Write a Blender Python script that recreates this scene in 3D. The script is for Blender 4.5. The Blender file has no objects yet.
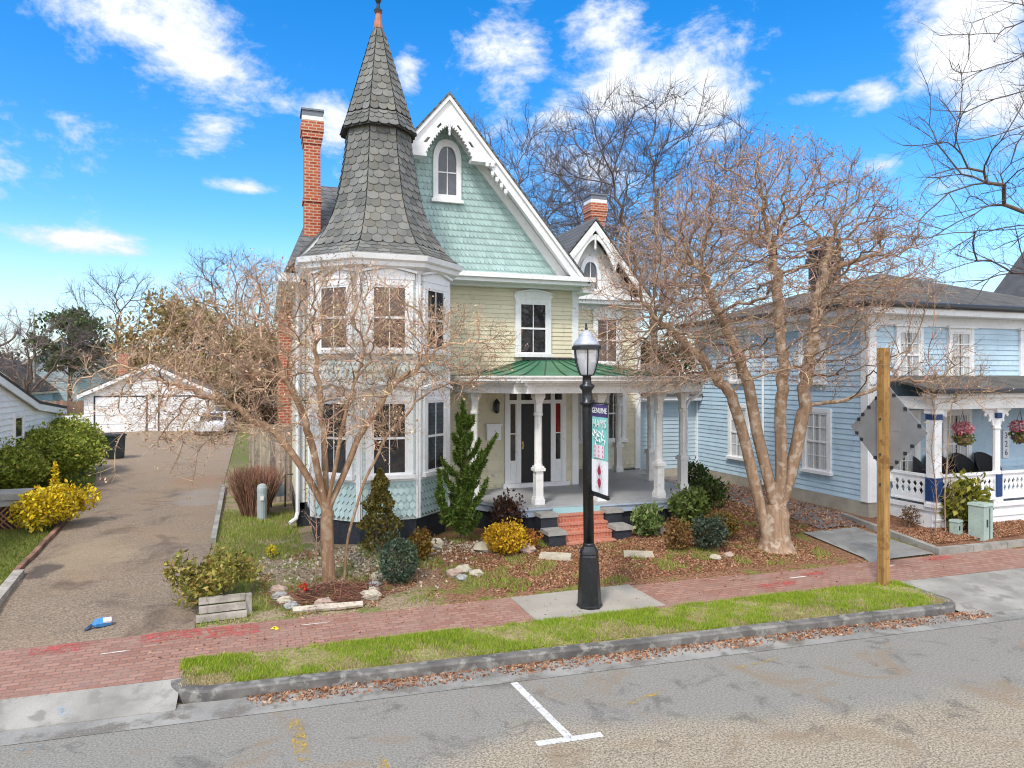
import bpy, math, random
import numpy as np
from mathutils import Vector, Matrix, kdtree
R = math.radians
sc = bpy.context.scene
COL = sc.collection
rng = np.random.default_rng(7)
random.seed(5)
ROOT = {}          # name of a root Empty -> its world location

# ------------------------------------------------------------------ mesh helper
class MB:
    def __init__(s): s.v = []; s.f = []; s.m = []
    def add(s, vs, fs, mi=0):
        b = len(s.v); s.v += [tuple(p) for p in vs]
        for f in fs: s.f.append([i + b for i in f]); s.m.append(mi)
    def poly(s, pts, mi=0): s.add(pts, [list(range(len(pts)))], mi)
    def hexa(s, p, mi=0):
        s.add(p, [(0,3,2,1),(4,5,6,7),(0,1,5,4),(1,2,6,5),(2,3,7,6),(3,0,4,7)], mi)
    def box(s, x0,x1,y0,y1,z0,z1, mi=0):
        s.hexa([(x0,y0,z0),(x1,y0,z0),(x1,y1,z0),(x0,y1,z0),(x0,y0,z1),(x1,y0,z1),(x1,y1,z1),(x0,y1,z1)], mi)
    def rbox(s, c, sx,sy,z0,z1, rz=0, mi=0, taper=1.0):
        ca, sa = math.cos(rz), math.sin(rz); P = []
        for z, k in ((z0,1),(z1,taper)):
            for dx,dy in ((-1,-1),(1,-1),(1,1),(-1,1)):
                a, b = dx*sx/2*k, dy*sy/2*k
                P.append((c[0]+a*ca-b*sa, c[1]+a*sa+b*ca, z))
        s.hexa(P, mi)
    def beam(s, p, q, w, h, up=(0,0,1), mi=0):
        p, q = Vector(p), Vector(q); d = (q-p).normalized(); u = Vector(up)
        if abs(d.dot(u)) > .99: u = Vector((1,0,0))
        a = d.cross(u).normalized()*w/2; b = a.cross(d).normalized()*h/2
        s.hexa([p-a-b,p+a-b,q+a-b,q-a-b,p-a+b,p+a+b,q+a+b,q-a+b], mi)
    def tube(s, pts, rad, n=6, cap=True, mi=0):
        pts = [Vector(p) for p in pts]
        if not hasattr(rad,'__len__'): rad = [rad]*len(pts)
        b = len(s.v); ref = None
        for i, p in enumerate(pts):
            d = (pts[min(i+1,len(pts)-1)] - pts[max(i-1,0)])
            d = d.normalized() if d.length > 1e-9 else Vector((0,0,1))
            if ref is None: ref = Vector((1,0,0)) if abs(d.x) < .8 else Vector((0,1,0))
            a = d.cross(ref).normalized(); c = d.cross(a).normalized(); ref = -c if False else a.cross(d)
            for k in range(n):
                t = 2*math.pi*k/n
                s.v.append(tuple(p + (a*math.cos(t)+c*math.sin(t))*rad[i]))
        for i in range(len(pts)-1):
            for k in range(n):
                k2 = (k+1)%n
                s.f.append([b+i*n+k, b+i*n+k2, b+(i+1)*n+k2, b+(i+1)*n+k]); s.m.append(mi)
        if cap:
            s.f.append([b+k for k in range(n)][::-1]); s.m.append(mi)
            e = b+(len(pts)-1)*n; s.f.append([e+k for k in range(n)]); s.m.append(mi)
    def lathe(s, prof, cx, cy, n=12, rot=0.0, mi=0, cap=True):
        b = len(s.v)
        for r, z in prof:
            for k in range(n):
                t = rot+2*math.pi*k/n; s.v.append((cx+r*math.cos(t), cy+r*math.sin(t), z))
        for i in range(len(prof)-1):
            for k in range(n):
                k2 = (k+1)%n
                s.f.append([b+i*n+k, b+i*n+k2, b+(i+1)*n+k2, b+(i+1)*n+k]); s.m.append(mi)
        if cap:
            s.f.append([b+k for k in range(n)][::-1]); s.m.append(mi)
            e = b+(len(prof)-1)*n; s.f.append([e+k for k in range(n)]); s.m.append(mi)
    def prism(s, pts, off, mi=0):
        n = len(pts); o = Vector(off)
        P = [Vector(p) for p in pts]; Q = [p+o for p in P]
        fs = [list(range(n))[::-1], [n+i for i in range(n)]]
        for i in range(n):
            j = (i+1)%n; fs.append([i,j,n+j,n+i])
        s.add(P+Q, fs, mi)

def raw_mesh(name, V, F, mats):
    me = bpy.data.meshes.new(name); me.from_pydata(V, [], F)
    for m in (mats if isinstance(mats,(list,tuple)) else [mats]): me.materials.append(m)
    return me
def loc_of(o):
    L = Vector((0,0,0))
    while o is not None: L += o.location; o = o.parent
    return L
def obj(name, mb, mat, parent=None, smooth=False, origin=None):
    L = loc_of(parent) if parent else Vector((0,0,0))
    if parent is None and origin is not None: L = Vector(origin)
    V = [(p[0]-L.x, p[1]-L.y, p[2]-L.z) for p in mb.v]
    me = raw_mesh(name, V, mb.f, mat)
    if any(mb.m): me.polygons.foreach_set('material_index', mb.m)
    if smooth: me.polygons.foreach_set('use_smooth', [True]*len(me.polygons))
    me.update()
    o = bpy.data.objects.new(name, me); COL.objects.link(o)
    if parent: o.parent = parent
    elif origin is not None: o.location = L
    return o
def np_obj(name, V, F, mat, parent=None, origin=None, smooth=False):
    """V (n,3) array in world coordinates, F (m,k) array, all faces of the same size"""
    L = loc_of(parent) if parent else Vector(origin or (0,0,0))
    V = np.asarray(V, dtype=np.float32) - np.array(L, dtype=np.float32)
    F = np.asarray(F, dtype=np.int32); k = F.shape[1]
    me = bpy.data.meshes.new(name)
    me.vertices.add(len(V)); me.vertices.foreach_set('co', V.ravel())
    me.loops.add(F.size); me.loops.foreach_set('vertex_index', F.ravel())
    me.polygons.add(len(F)); me.polygons.foreach_set('loop_start', np.arange(0, F.size, k, dtype=np.int32))
    me.polygons.foreach_set('loop_total', np.full(len(F), k, dtype=np.int32))
    if smooth: me.polygons.foreach_set('use_smooth', np.ones(len(F), dtype=bool))
    me.materials.append(mat); me.update(calc_edges=True)
    o = bpy.data.objects.new(name, me); COL.objects.link(o)
    if parent: o.parent = parent
    else: o.location = L
    return o
def tag(o, label=None, cat=None, group=None, kind=None):
    if label: o['label'] = label
    if cat: o['category'] = cat
    if group: o['group'] = group
    if kind: o['kind'] = kind
    return o
def thing(name, loc, label, cat, group=None):
    o = bpy.data.objects.new(name, None); COL.objects.link(o); o.location = loc
    o.empty_display_size = .2
    return tag(o, label, cat, group)
def struct(name, mb, mat): return tag(obj(name, mb, mat), kind='structure')

# ------------------------------------------------------------------ materials
def nodes_of(name):
    m = bpy.data.materials.new(name); m.use_nodes = True
    nt = m.node_tree; return m, nt, nt.nodes['Principled BSDF']
class NT:
    def __init__(s, nt): s.nt = nt; s.n = nt.nodes; s.l = nt.links
    def new(s, t, **kw):
        n = s.n.new(t)
        for k, v in kw.items(): setattr(n, k, v)
        return n
    def link(s, a, b): s.l.new(a, b)
    def put(s, sock, v):
        if isinstance(v, bpy.types.NodeSocket): s.l.new(v, sock)
        else: sock.default_value = v
    def math(s, op, a, b=0.0, c=0.0, clamp=False):
        n = s.new('ShaderNodeMath', operation=op); n.use_clamp = clamp
        s.put(n.inputs[0], a); s.put(n.inputs[1], b)
        if len(n.inputs) > 2: s.put(n.inputs[2], c)
        return n.outputs[0]
    def mix(s, f, a, b, blend='MIX'):
        n = s.new('ShaderNodeMix', data_type='RGBA', blend_type=blend)
        s.put(n.inputs[0], f); s.put(n.inputs[6], a); s.put(n.inputs[7], b)
        return n.outputs[2]
    def coord(s, what='Object'): return s.new('ShaderNodeTexCoord').outputs[what]
    def noise(s, vec, scale, detail=3, rough=.55, dist=0.0):
        n = s.new('ShaderNodeTexNoise'); s.link(vec, n.inputs['Vector'])
        n.inputs['Scale'].default_value = scale; n.inputs['Detail'].default_value = detail
        n.inputs['Roughness'].default_value = rough; n.inputs['Distortion'].default_value = dist
        return n.outputs['Fac']
    def ramp(s, f, a, b, lo=0.0, hi=1.0):
        n = s.new('ShaderNodeMapRange'); n.interpolation_type = 'SMOOTHSTEP'
        s.put(n.inputs[0], f); n.inputs[1].default_value = a; n.inputs[2].default_value = b
        n.inputs[3].default_value = lo; n.inputs[4].default_value = hi
        return n.outputs[0]
    def sep(s, v):
        n = s.new('ShaderNodeSeparateXYZ'); s.link(v, n.inputs[0]); return n.outputs
    def comb(s, x, y, z):
        n = s.new('ShaderNodeCombineXYZ')
        for i, q in enumerate((x,y,z)): s.put(n.inputs[i], q)
        return n.outputs[0]
    def bump(s, h, bsdf, strength=.4, dist=.02):
        n = s.new('ShaderNodeBump'); n.inputs['Strength'].default_value = strength
        n.inputs['Distance'].default_value = dist; s.link(h, n.inputs['Height'])
        s.link(n.outputs[0], bsdf.inputs['Normal'])
def c4(c): return (c[0], c[1], c[2], 1.0)
def mat(name, col, rough=.7, var=.18, scale=3.0, col2=None, fine=None, bump=0.0, bscale=60, island=0.0, spec=.4, metal=0.0, streak=False):
    m, nt, b = nodes_of(name); T = NT(nt); v = T.coord()
    if streak:
        x = T.sep(v); vv = T.comb(T.math('MULTIPLY', x[0], 6.0), T.math('MULTIPLY', x[1], 6.0), T.math('MULTIPLY', x[2], .5))
    else: vv = v
    n1 = T.noise(vv, scale, 4)
    dark = [q*(1-var) for q in col]; lite = [min(1,q*(1+var)) for q in col]
    base = T.mix(T.ramp(n1,.3,.7), c4(dark), c4(lite))
    if col2 is not None: base = T.mix(T.ramp(T.noise(v, scale*2.3, 5), .5,.62), base, c4(col2))
    if fine: base = T.mix(T.math('MULTIPLY', T.ramp(T.noise(v, fine[0], 2), .55,.7), fine[2]), base, c4(fine[1]))
    if island:
        g = T.new('ShaderNodeNewGeometry').outputs['Random Per Island']
        hs = T.new('ShaderNodeHueSaturation'); T.link(base, hs.inputs['Color'])
        T.put(hs.inputs['Value'], T.ramp(g, 0, 1, 1-island, 1+island))
        w = T.new('ShaderNodeTexWhiteNoise', noise_dimensions='1D'); T.link(g, w.inputs['W'])
        T.put(hs.inputs['Hue'], T.math('ADD', T.math('MULTIPLY', w.outputs['Value'], .05*island/.4), .5-.025*island/.4))
        base = hs.outputs[0]
    T.link(base, b.inputs['Base Color'])
    b.inputs['Roughness'].default_value = rough; b.inputs['Specular IOR Level'].default_value = spec
    b.inputs['Metallic'].default_value = metal
    if bump: T.bump(T.noise(v, bscale, 4), b, bump)
    return m
def leafmat(name, cols, rough=.6, trans=.25):
    """foliage: a colour per leaf, picked between the given colours"""
    m, nt, b = nodes_of(name); T = NT(nt)
    g = T.new('ShaderNodeNewGeometry').outputs['Random Per Island']
    r = T.new('ShaderNodeValToRGB'); T.link(g, r.inputs[0]); e = r.color_ramp.elements
    e[0].color = c4(cols[0]); e[1].color = c4(cols[-1])
    for i, c in enumerate(cols[1:-1]): e.new((i+1)/(len(cols)-1)).color = c4(c)
    T.link(r.outputs[0], b.inputs['Base Color']); b.inputs['Roughness'].default_value = rough
    b.inputs['Specular IOR Level'].default_value = .25
    if trans:
        t = T.new('ShaderNodeBsdfTranslucent'); T.link(r.outputs[0], t.inputs[0])
        ms = T.new('ShaderNodeMixShader'); ms.inputs[0].default_value = trans
        T.link(b.outputs[0], ms.inputs[1]); T.link(t.outputs[0], ms.inputs[2])
        T.link(ms.outputs[0], nt.nodes['Material Output'].inputs[0])
    return m
def brickmat(name, c1, c2, mortar, w, h, ms=.012, mode='wall', rough=.85, var=.5, stain=None, bump=.5):
    m, nt, b = nodes_of(name); T = NT(nt); v = T.coord(); x = T.sep(v)
    if mode == 'wall': vec = T.comb(T.math('ADD', x[0], x[1]), x[2], 0.0)
    elif mode == 'x': vec = T.comb(x[0], x[2], 0.0)
    elif mode == 'y': vec = T.comb(x[1], x[2], 0.0)
    elif mode == 'turned': vec = T.comb(x[1], x[0], 0.0)
    else: vec = T.comb(x[0], x[1], 0.0)
    k = T.new('ShaderNodeTexBrick'); T.link(vec, k.inputs['Vector'])
    k.inputs['Color1'].default_value = c4(c1); k.inputs['Color2'].default_value = c4(c2)
    k.inputs['Mortar'].default_value = c4(mortar); k.inputs['Scale'].default_value = 1.0
    k.inputs['Mortar Size'].default_value = ms; k.inputs['Brick Width'].default_value = w
    k.inputs['Row Height'].default_value = h; k.inputs['Bias'].default_value = 0
    n = T.noise(v, 2.2, 5); n2 = T.noise(v, 45, 2)
    base = T.mix(T.math('MULTIPLY', T.ramp(n,.35,.75), var), k.outputs['Color'], c4(stain or [q*.6 for q in c1]))
    base = T.mix(T.math('MULTIPLY', T.ramp(n2,.5,.7), .25), base, c4([min(1,q*1.5) for q in c2]))
    T.link(base, b.inputs['Base Color']); b.inputs['Roughness'].default_value = rough
    b.inputs['Specular IOR Level'].default_value = .3
    if bump: T.bump(T.math('SUBTRACT', 1.0, k.outputs['Fac']), b, bump, .01)
    return m

white = mat('white_paint', (.80,.80,.80), .5, .05, 1.2, fine=(9,(.60,.58,.54),.35))
old_white = mat('weathered_white_paint', (.77,.755,.73), .6, .08, 2, fine=(14,(.52,.48,.42),.5))
cream = mat('cream_siding', (.68,.62,.455), .6, .07, .8, fine=(5,(.48,.43,.30),.45), island=.05)
mintwhite = mat('pale_mint_paint', (.66,.75,.71), .6, .05, .9)
mint = mat('mint_shingle_paint', (.36,.495,.47), .65, .05, .8, island=.10)
slate = mat('fishscale_slate', (.145,.144,.132), .8, .22, 1.5, col2=(.165,.155,.13), island=.22, bump=.2, bscale=30)
mint_light = mat('pale_mint_shingle_paint', (.46,.60,.59), .65, .05, .8, island=.08)
slate_edge = mat('shade_line_slate_edge', (.06,.06,.058), .9, .1)  # dark edge colour paints the shade line round each slate
mint_edge = mat('shade_line_shingle_edge', (.13,.21,.20), .9, .1)  # darker mint on the edges, painted shade to outline the shingles
slate_under = mat('slate_underlay', (.045,.045,.042), .9, .1)
slate_roof = brickmat('slate_roof_rows', (.11,.115,.12), (.16,.16,.16), (.04,.04,.04), .3, .17, .012, 'wall', .8, .3)
copper = mat('rusted_copper', (.42,.16,.09), .6, .2, 8)
dark_metal = mat('dark_finial_metal', (.03,.032,.035), .4, .1)
black_paint = mat('black_masonry_paint', (.022,.026,.034), .6, .2, 5, fine=(25,(.07,.07,.075),.4), bump=.5, bscale=12)
lamp_black = mat('black_lamp_enamel', (.012,.013,.016), .34, .1, 6, fine=(18,(.035,.035,.036),.6), spec=.5)
green_roof = mat('green_metal_roofing', (.045,.17,.085), .45, .15, 1.2, fine=(4,(.12,.30,.16),.4))
green_seam = mat('dark_green_seam', (.02,.08,.04), .5, .1)
deck_grey = mat('grey_porch_paint', (.27,.275,.285), .45, .10, 1.2, fine=(6,(.35,.35,.36),.4))
deck_edge = mat('blue_grey_trim_paint', (.36,.42,.50), .5, .08, 2)
teal_trim = mat('teal_trim_paint', (.33,.55,.58), .5, .08, 2)
red_brick = brickmat('red_chimney_brick', (.36,.055,.022), (.46,.11,.045), (.50,.36,.27), .215, .085, .016, 'wall', .85, .25)
step_brick = brickmat('brick_step', (.40,.10,.06), (.50,.17,.10), (.44,.26,.19), .075, .19, .008, 'wall', .8, .35, (.33,.09,.06))
step_tread = brickmat('brick_tread', (.44,.15,.10), (.54,.22,.15), (.45,.28,.21), .075, .21, .008, 'flat', .8, .35, (.36,.13,.09))
stone_cap = mat('grey_stone_cap', (.30,.285,.26), .8, .15, 4, fine=(50,(.25,.25,.25),.5), bump=.3)
door_black = mat('black_door_paint', (.012,.011,.012), .35, .1, 4)
brass = mat('aged_brass', (.45,.33,.14), .4, .15, metal=.8)
blue_siding = mat('sky_blue_siding', (.47,.62,.725), .6, .07, .8, fine=(6,(.33,.46,.57),.45), island=.05)
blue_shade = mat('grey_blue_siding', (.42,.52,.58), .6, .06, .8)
asph_roof = mat('grey_asphalt_shingle', (.105,.098,.088), .95, .25, 2.5, fine=(30,(.20,.185,.165),.6), bump=.4, bscale=25)
concrete_found = mat('tan_concrete_foundation', (.36,.33,.27), .85, .15, 3, bump=.3)
navy = mat('navy_blue_paint', (.015,.05,.16), .5, .1)
wood_post = mat('treated_wood_post', (.34,.19,.06), .75, .25, 3, streak=True, col2=(.24,.12,.035))
grey_wood = mat('weathered_grey_wood', (.30,.245,.195), .85, .3, 3, streak=True, col2=(.20,.17,.14), island=.3)
sleeper = mat('silvered_timber', (.34,.31,.27), .85, .25, 5, fine=(18,(.16,.14,.12),.6), bump=.4, bscale=20)
alu = mat('sign_back_aluminium', (.30,.30,.30), .45, .10, 3, fine=(6,(.30,.29,.28),.5), metal=.35)
util_green = mat('faded_green_utility_paint', (.36,.45,.40), .6, .12, 2, fine=(16,(.22,.28,.22),.6))
util_grey = mat('grey_utility_paint', (.34,.39,.40), .5, .1, 3)
plastic_dark = mat('dark_green_bin_plastic', (.012,.022,.022), .45, .1, 3)
pale_blue = mat('pale_blue_siding_far', (.50,.66,.72), .7, .05, 1)
teal_far = mat('teal_siding_far', (.30,.60,.52), .7, .05, 1)
cream_trim = mat('cream_trim', (.72,.68,.52), .6, .06, 2)
bark_crape = mat('smooth_tan_bark', (.31,.185,.105), .75, .22, 2.5, streak=True, col2=(.42,.30,.20), fine=(9,(.22,.13,.08),.6), bump=.4, bscale=9)
bark_pale = mat('pale_grey_bark', (.31,.20,.125), .8, .25, 2.5, streak=True, col2=(.46,.36,.27), fine=(8,(.24,.15,.09),.6), bump=.4, bscale=9)
twig_crape = mat('tan_brown_twigs', (.45,.305,.20), .85, .3, 2, island=.5)
twig_rust = mat('rusty_brown_twigs', (.38,.25,.17), .85, .3, 2, island=.5)
bark_dark = mat('grey_brown_bark', (.15,.10,.075), .9, .3, 2, streak=True)
twig_dark = mat('dark_winter_twigs', (.11,.085,.08), .9, .2, 1, island=.3)
twig_pinkish = mat('far_winter_twigs', (.22,.165,.155), .9, .2, 1, island=.3)
pole_wood = mat('grey_utility_pole_wood', (.42,.37,.31), .85, .2, 2, streak=True)

def glassmat(name, tint, rough=.04):
    m, nt, b = nodes_of(name); T = NT(nt); v = T.coord()
    n = T.noise(v, 1.6, 5, .7, 1.5)
    T.link(T.mix(T.ramp(n,.35,.7), c4(tint[0]), c4(tint[1])), b.inputs['Base Color'])
    b.inputs['Roughness'].default_value = rough; b.inputs['Specular IOR Level'].default_value = .6
    T.bump(T.noise(v, 1.2, 1), b, .06, .05)
    return m
glass_dark = glassmat('dark_window_glass', ((.012,.013,.016),(.05,.045,.045)))
glass_brown = glassmat('brown_reflection_window_glass', ((.05,.025,.017),(.14,.075,.05)), .08)  # brown reflections painted into the glass colour
glass_grey = glassmat('screened_window_glass', ((.07,.075,.09),(.11,.11,.13)), .2)
m, nt, b = nodes_of('clear_window_glass'); T = NT(nt)
fr = T.new('ShaderNodeLayerWeight'); fr.inputs[0].default_value = .5; frv = T.math('ADD', T.math('MULTIPLY', T.math('POWER', fr.outputs['Facing'], 4.0), .6), .06)
tr = T.new('ShaderNodeBsdfTransparent'); gl = T.new('ShaderNodeBsdfGlossy'); gl.inputs['Roughness'].default_value = .03
tr.inputs[0].default_value = (.85,.87,.88,1)
ms_ = T.new('ShaderNodeMixShader'); T.link(frv, ms_.inputs[0]); T.link(tr.outputs[0], ms_.inputs[1]); T.link(gl.outputs[0], ms_.inputs[2])
T.link(ms_.outputs[0], nt.nodes['Material Output'].inputs[0]); glass_clear = m
curtain_mat = mat('white_curtain_cloth', (.72,.70,.68), .9, .06, 3)
red_glass = glassmat('red_stained_glass', ((.16,.012,.012),(.25,.02,.02)))
lamp_glass, nt, b = nodes_of('frosted_lamp_glass'); T = NT(nt)
b.inputs['Base Color'].default_value = (.80,.78,.82,1); b.inputs['Roughness'].default_value = .25
tr = T.new('ShaderNodeBsdfTransparent'); tr.inputs[0].default_value = (.95,.94,.97,1)
mx = T.new('ShaderNodeMixShader'); mx.inputs[0].default_value = .5
T.link(tr.outputs[0], mx.inputs[1]); T.link(b.outputs[0], mx.inputs[2]); T.link(mx.outputs[0], nt.nodes['Material Output'].inputs[0])
lamp_cap = mat('pale_lamp_cap', (.48,.49,.55), .35, .15, 6, metal=.3)

# ------------------------------------------------------------------ site lines and terrain
def kb(X): return 9.22-.06*X           # street face of the kerb
def wn(X): return 10.3-.033*X          # near edge of the brick walk
def wf(X): return 11.55-.035*X         # far edge of the brick walk
def sm(t): t = min(1,max(0,t)); return t*t*(3-2*t)
def G(X, Y):
    if Y < wn(X): return -.03
    d = max(0, Y-wf(X)); t = min(1,max(0,(X-8)/6))
    z = .165+min(d,3.2)*(.055+.03*t)+.012*min(max(0,d-3.2), 40)
    if d <= 0: return z-.045
    z += .13*math.exp(-((X-2.6)/1.9)**2-((Y-14.6)/.75)**2)      # planting bank against the bay
    z += .10*math.exp(-((X-8.9)/1.5)**2-((Y-14.3)/.7)**2)
    if X < 9: z += .018*math.sin(3.1*X+1.3*Y)*math.sin(2.3*Y-X)*min(1,d)
    return z
# ground sheet out to the horizon
xs = np.concatenate([[-1600,-700,-300,-150,-80,-50,-35,-25,-18,-14,-11],np.arange(-9,18.01,.25),[19,21,24,28,34,42,55,75,100,150,300,700,1600]])
ys = np.concatenate([[-1600,-500,-150,-60,-25,-10,0,5,8],np.arange(9,26.01,.25),[27,28.5,30,32,34,36,38,41,44,48,53,60,75,100,150,250,450,900,2200]])
Z = np.array([[G(x,y) for x in xs] for y in ys])
V = [(x,y,Z[j][i]) for j,y in enumerate(ys) for i,x in enumerate(xs)]; nx = len(xs)
F = [(j*nx+i, j*nx+i+1, (j+1)*nx+i+1, (j+1)*nx+i) for j in range(len(ys)-1) for i in range(nx-1)]
gm, nt, b = nodes_of('yard_soil_mulch_and_turf'); T = NT(nt); v = T.coord(); x = T.sep(v)
n_big = T.noise(v,.55,4); n_mid = T.noise(v,2.6,5); n_fin = T.noise(v,26,3,.7); n_fin2 = T.noise(v,60,2)
mulch = T.mix(T.ramp(n_fin,.35,.65), c4((.11,.05,.028)), c4((.37,.20,.115)))
mulch = T.mix(T.math('MULTIPLY',T.ramp(n_fin2,.58,.68),.7), mulch, c4((.46,.30,.20)))
pale = T.mix(T.ramp(n_fin,.35,.65), c4((.20,.145,.085)), c4((.40,.31,.20)))
pale = T.mix(T.ramp(n_fin2,.55,.68), pale, c4((.50,.45,.36)))
turf = T.mix(T.ramp(n_fin,.3,.7), c4((.08,.12,.02)), c4((.24,.27,.06)))
left = T.ramp(T.math('ADD', x[0], T.math('MULTIPLY', n_big, 3.0)), 3.2, 4.8)     # pale gravelly soil in the left bed, mulch to the right
base = T.mix(left, pale, mulch)
gr = T.ramp(T.math('ADD', n_mid, T.math('MULTIPLY', n_big,.5)), .74, .86)
base = T.mix(T.math('MULTIPLY',gr,.75), base, turf)
lawnside = T.ramp(x[0], -3.2, -4.2); base = T.mix(lawnside, base, turf)
farback = T.ramp(x[1], 26, 32); base = T.mix(farback, base, T.mix(T.ramp(n_mid,.4,.6), turf, c4((.20,.16,.09))))
T.link(base, b.inputs['Base Color']); b.inputs['Roughness'].default_value = .95; b.inputs['Specular IOR Level'].default_value = .1
T.bump(T.math('ADD', n_fin, T.math('MULTIPLY', n_fin2, .5)), b, .8, .05)
mb = MB(); mb.v = V; mb.f = [list(f) for f in F]; mb.m = [0]*len(F)
struct('ground', mb, gm)

# road
rm, nt, b = nodes_of('worn_asphalt'); T = NT(nt); v = T.coord(); x = T.sep(v)
grain = T.noise(v, 90, 2, .8); grain2 = T.noise(v, 38, 3, .8); big = T.noise(v, .45, 5, .6, .6); mid = T.noise(v, 1.7, 5, .65, .8)
grey = T.mix(T.ramp(grain2,.3,.7), c4((.165,.156,.138)), c4((.32,.302,.268)))
tan = T.mix(T.ramp(grain2,.36,.64), c4((.15,.12,.085)), c4((.50,.42,.31)))
along = T.math('ADD', T.math('MULTIPLY', x[1], -1.0), T.math('MULTIPLY', x[0], -.1))
wear = T.ramp(T.math('ADD', along, T.math('MULTIPLY', big, 2.4)), -6.5, -5.6)
base = T.mix(T.math('MULTIPLY', wear, .92), grey, tan)
base = T.mix(T.math('MULTIPLY', T.ramp(mid,.54,.70), .55), base, c4((.085,.08,.075)))
base = T.mix(T.math('MULTIPLY', T.ramp(T.noise(v,.9,4,.6,1.2),.52,.70), .6), base, c4((.25,.18,.115)))
base = T.mix(T.math('MULTIPLY', T.ramp(grain,.64,.72), .6), base, c4((.50,.46,.40)))
vor = T.new('ShaderNodeTexVoronoi', feature='DISTANCE_TO_EDGE'); vor.inputs['Scale'].default_value = .55
dv = T.new('ShaderNodeVectorMath', operation='ADD'); T.link(v, dv.inputs[0]); nz = T.new('ShaderNodeTexNoise'); nz.inputs['Scale'].default_value = 2.0
T.link(v, nz.inputs['Vector']); T.link(nz.outputs['Color'], dv.inputs[1]); T.link(dv.outputs[0], vor.inputs['Vector'])
crk = T.ramp(vor.outputs['Distance'], .004, .012, 1, 0)
base = T.mix(T.math('MULTIPLY', T.math('MULTIPLY', crk, T.ramp(big,.54,.62)), .28), base, c4((.04,.04,.04)))
T.link(base, b.inputs['Base Color']); b.inputs['Roughness'].default_value = .9; b.inputs['Specular IOR Level'].default_value = .25
T.bump(grain, b, .6, .012)
mb = MB(); X = [-200,-60,-20,-8,-4,0,4,8,12,16,20,40,80,200]
for i in range(len(X)-1):
    mb.poly([(X[i],-9-.06*X[i],0),(X[i+1],-9-.06*X[i+1],0),(X[i+1],kb(X[i+1])-.1,0),(X[i],kb(X[i])-.1,0)])
struct('road', mb, rm)
# pale concrete gutter pan beside the road
conc = mat('old_concrete', (.29,.275,.245), .85, .22, 1.4, col2=(.22,.205,.18), fine=(60,(.24,.23,.22),.5), bump=.25)
conc_dark = mat('dark_kerb_concrete', (.14,.13,.12), .9, .4, 2.5, col2=(.24,.23,.205), fine=(40,(.11,.105,.10),.6), bump=.4)
gut = mat('gutter_concrete', (.25,.24,.22), .9, .3, 1.1, col2=(.16,.145,.125), fine=(50,(.38,.36,.33),.5), bump=.25)
mb = MB()
for a, c_ in ((-60,-20),(-20,-4.6),(-4.6,-1),(-1,3),(3,7),(7,11),(11,16),(16,60)):
    mb.poly([(a,kb(a)-.48,.006),(c_,kb(c_)-.48,.006),(c_,kb(c_)+.02,.012),(a,kb(a)+.02,.012)])
struct('gutter_pan', mb, gut)
mb = MB()   # the two sloping driveway aprons
for a, c_, f1 in ((-4.6,-1.0,9.72),(10.98,16.4,None)):
    N = 8
    for i in range(N):
        p, q = a+(c_-a)*i/N, a+(c_-a)*(i+1)/N
        yp, yq = (f1-.03*p, f1-.03*q) if f1 else (wn(p)-.02, wn(q)-.02)
        mb.poly([(p,kb(p)-.14,.02),(q,kb(q)-.14,.02),(q,yq,.152),(p,yp,.152)])
        mb.poly([(p,kb(p)-.14,.02),(q,kb(q)-.14,.02),(q,kb(q)-.14,-.02),(p,kb(p)-.14,-.02)])
struct('driveway_apron', mb, conc)

# brick walk
wm = brickmat('walk_brick', (.27,.125,.09), (.37,.20,.15), (.17,.12,.10), .205, .105, .010, 'flat', .9, .6, (.29,.20,.16), .6)
mb = MB()
X = [-60,-30,-12,-4.4]+list(np.arange(-4,18.1,1.0))+[25,40,70]
for i in range(len(X)-1):
    a, c_ = X[i], X[i+1]
    near = (lambda q: 9.72-.03*q) if (a >= -4.45 and c_ <= -.9) else wn
    mb.poly([(a,near(a),.155),(c_,near(c_),.155),(c_,wf(c_)+.03,.155),(a,wf(a)+.03,.155)])
    mb.poly([(a,near(a),.155),(c_,near(c_),.155),(c_,near(c_),-.04),(a,near(a),-.04)])
struct('sidewalk', mb, wm)
mb = MB(); p = []
mb.box(4.0,6.3,10.16,11.42,.10,.160); mb.box(4.02,5.14,10.18,11.40,.1,.1635); mb.box(5.16,6.28,10.17,11.38,.1,.1635)
struct('sidewalk_concrete_slab', mb, mat('pale_concrete', (.34,.31,.265), .85, .12, 1.5, fine=(50,(.33,.31,.28),.5), bump=.2))

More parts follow.
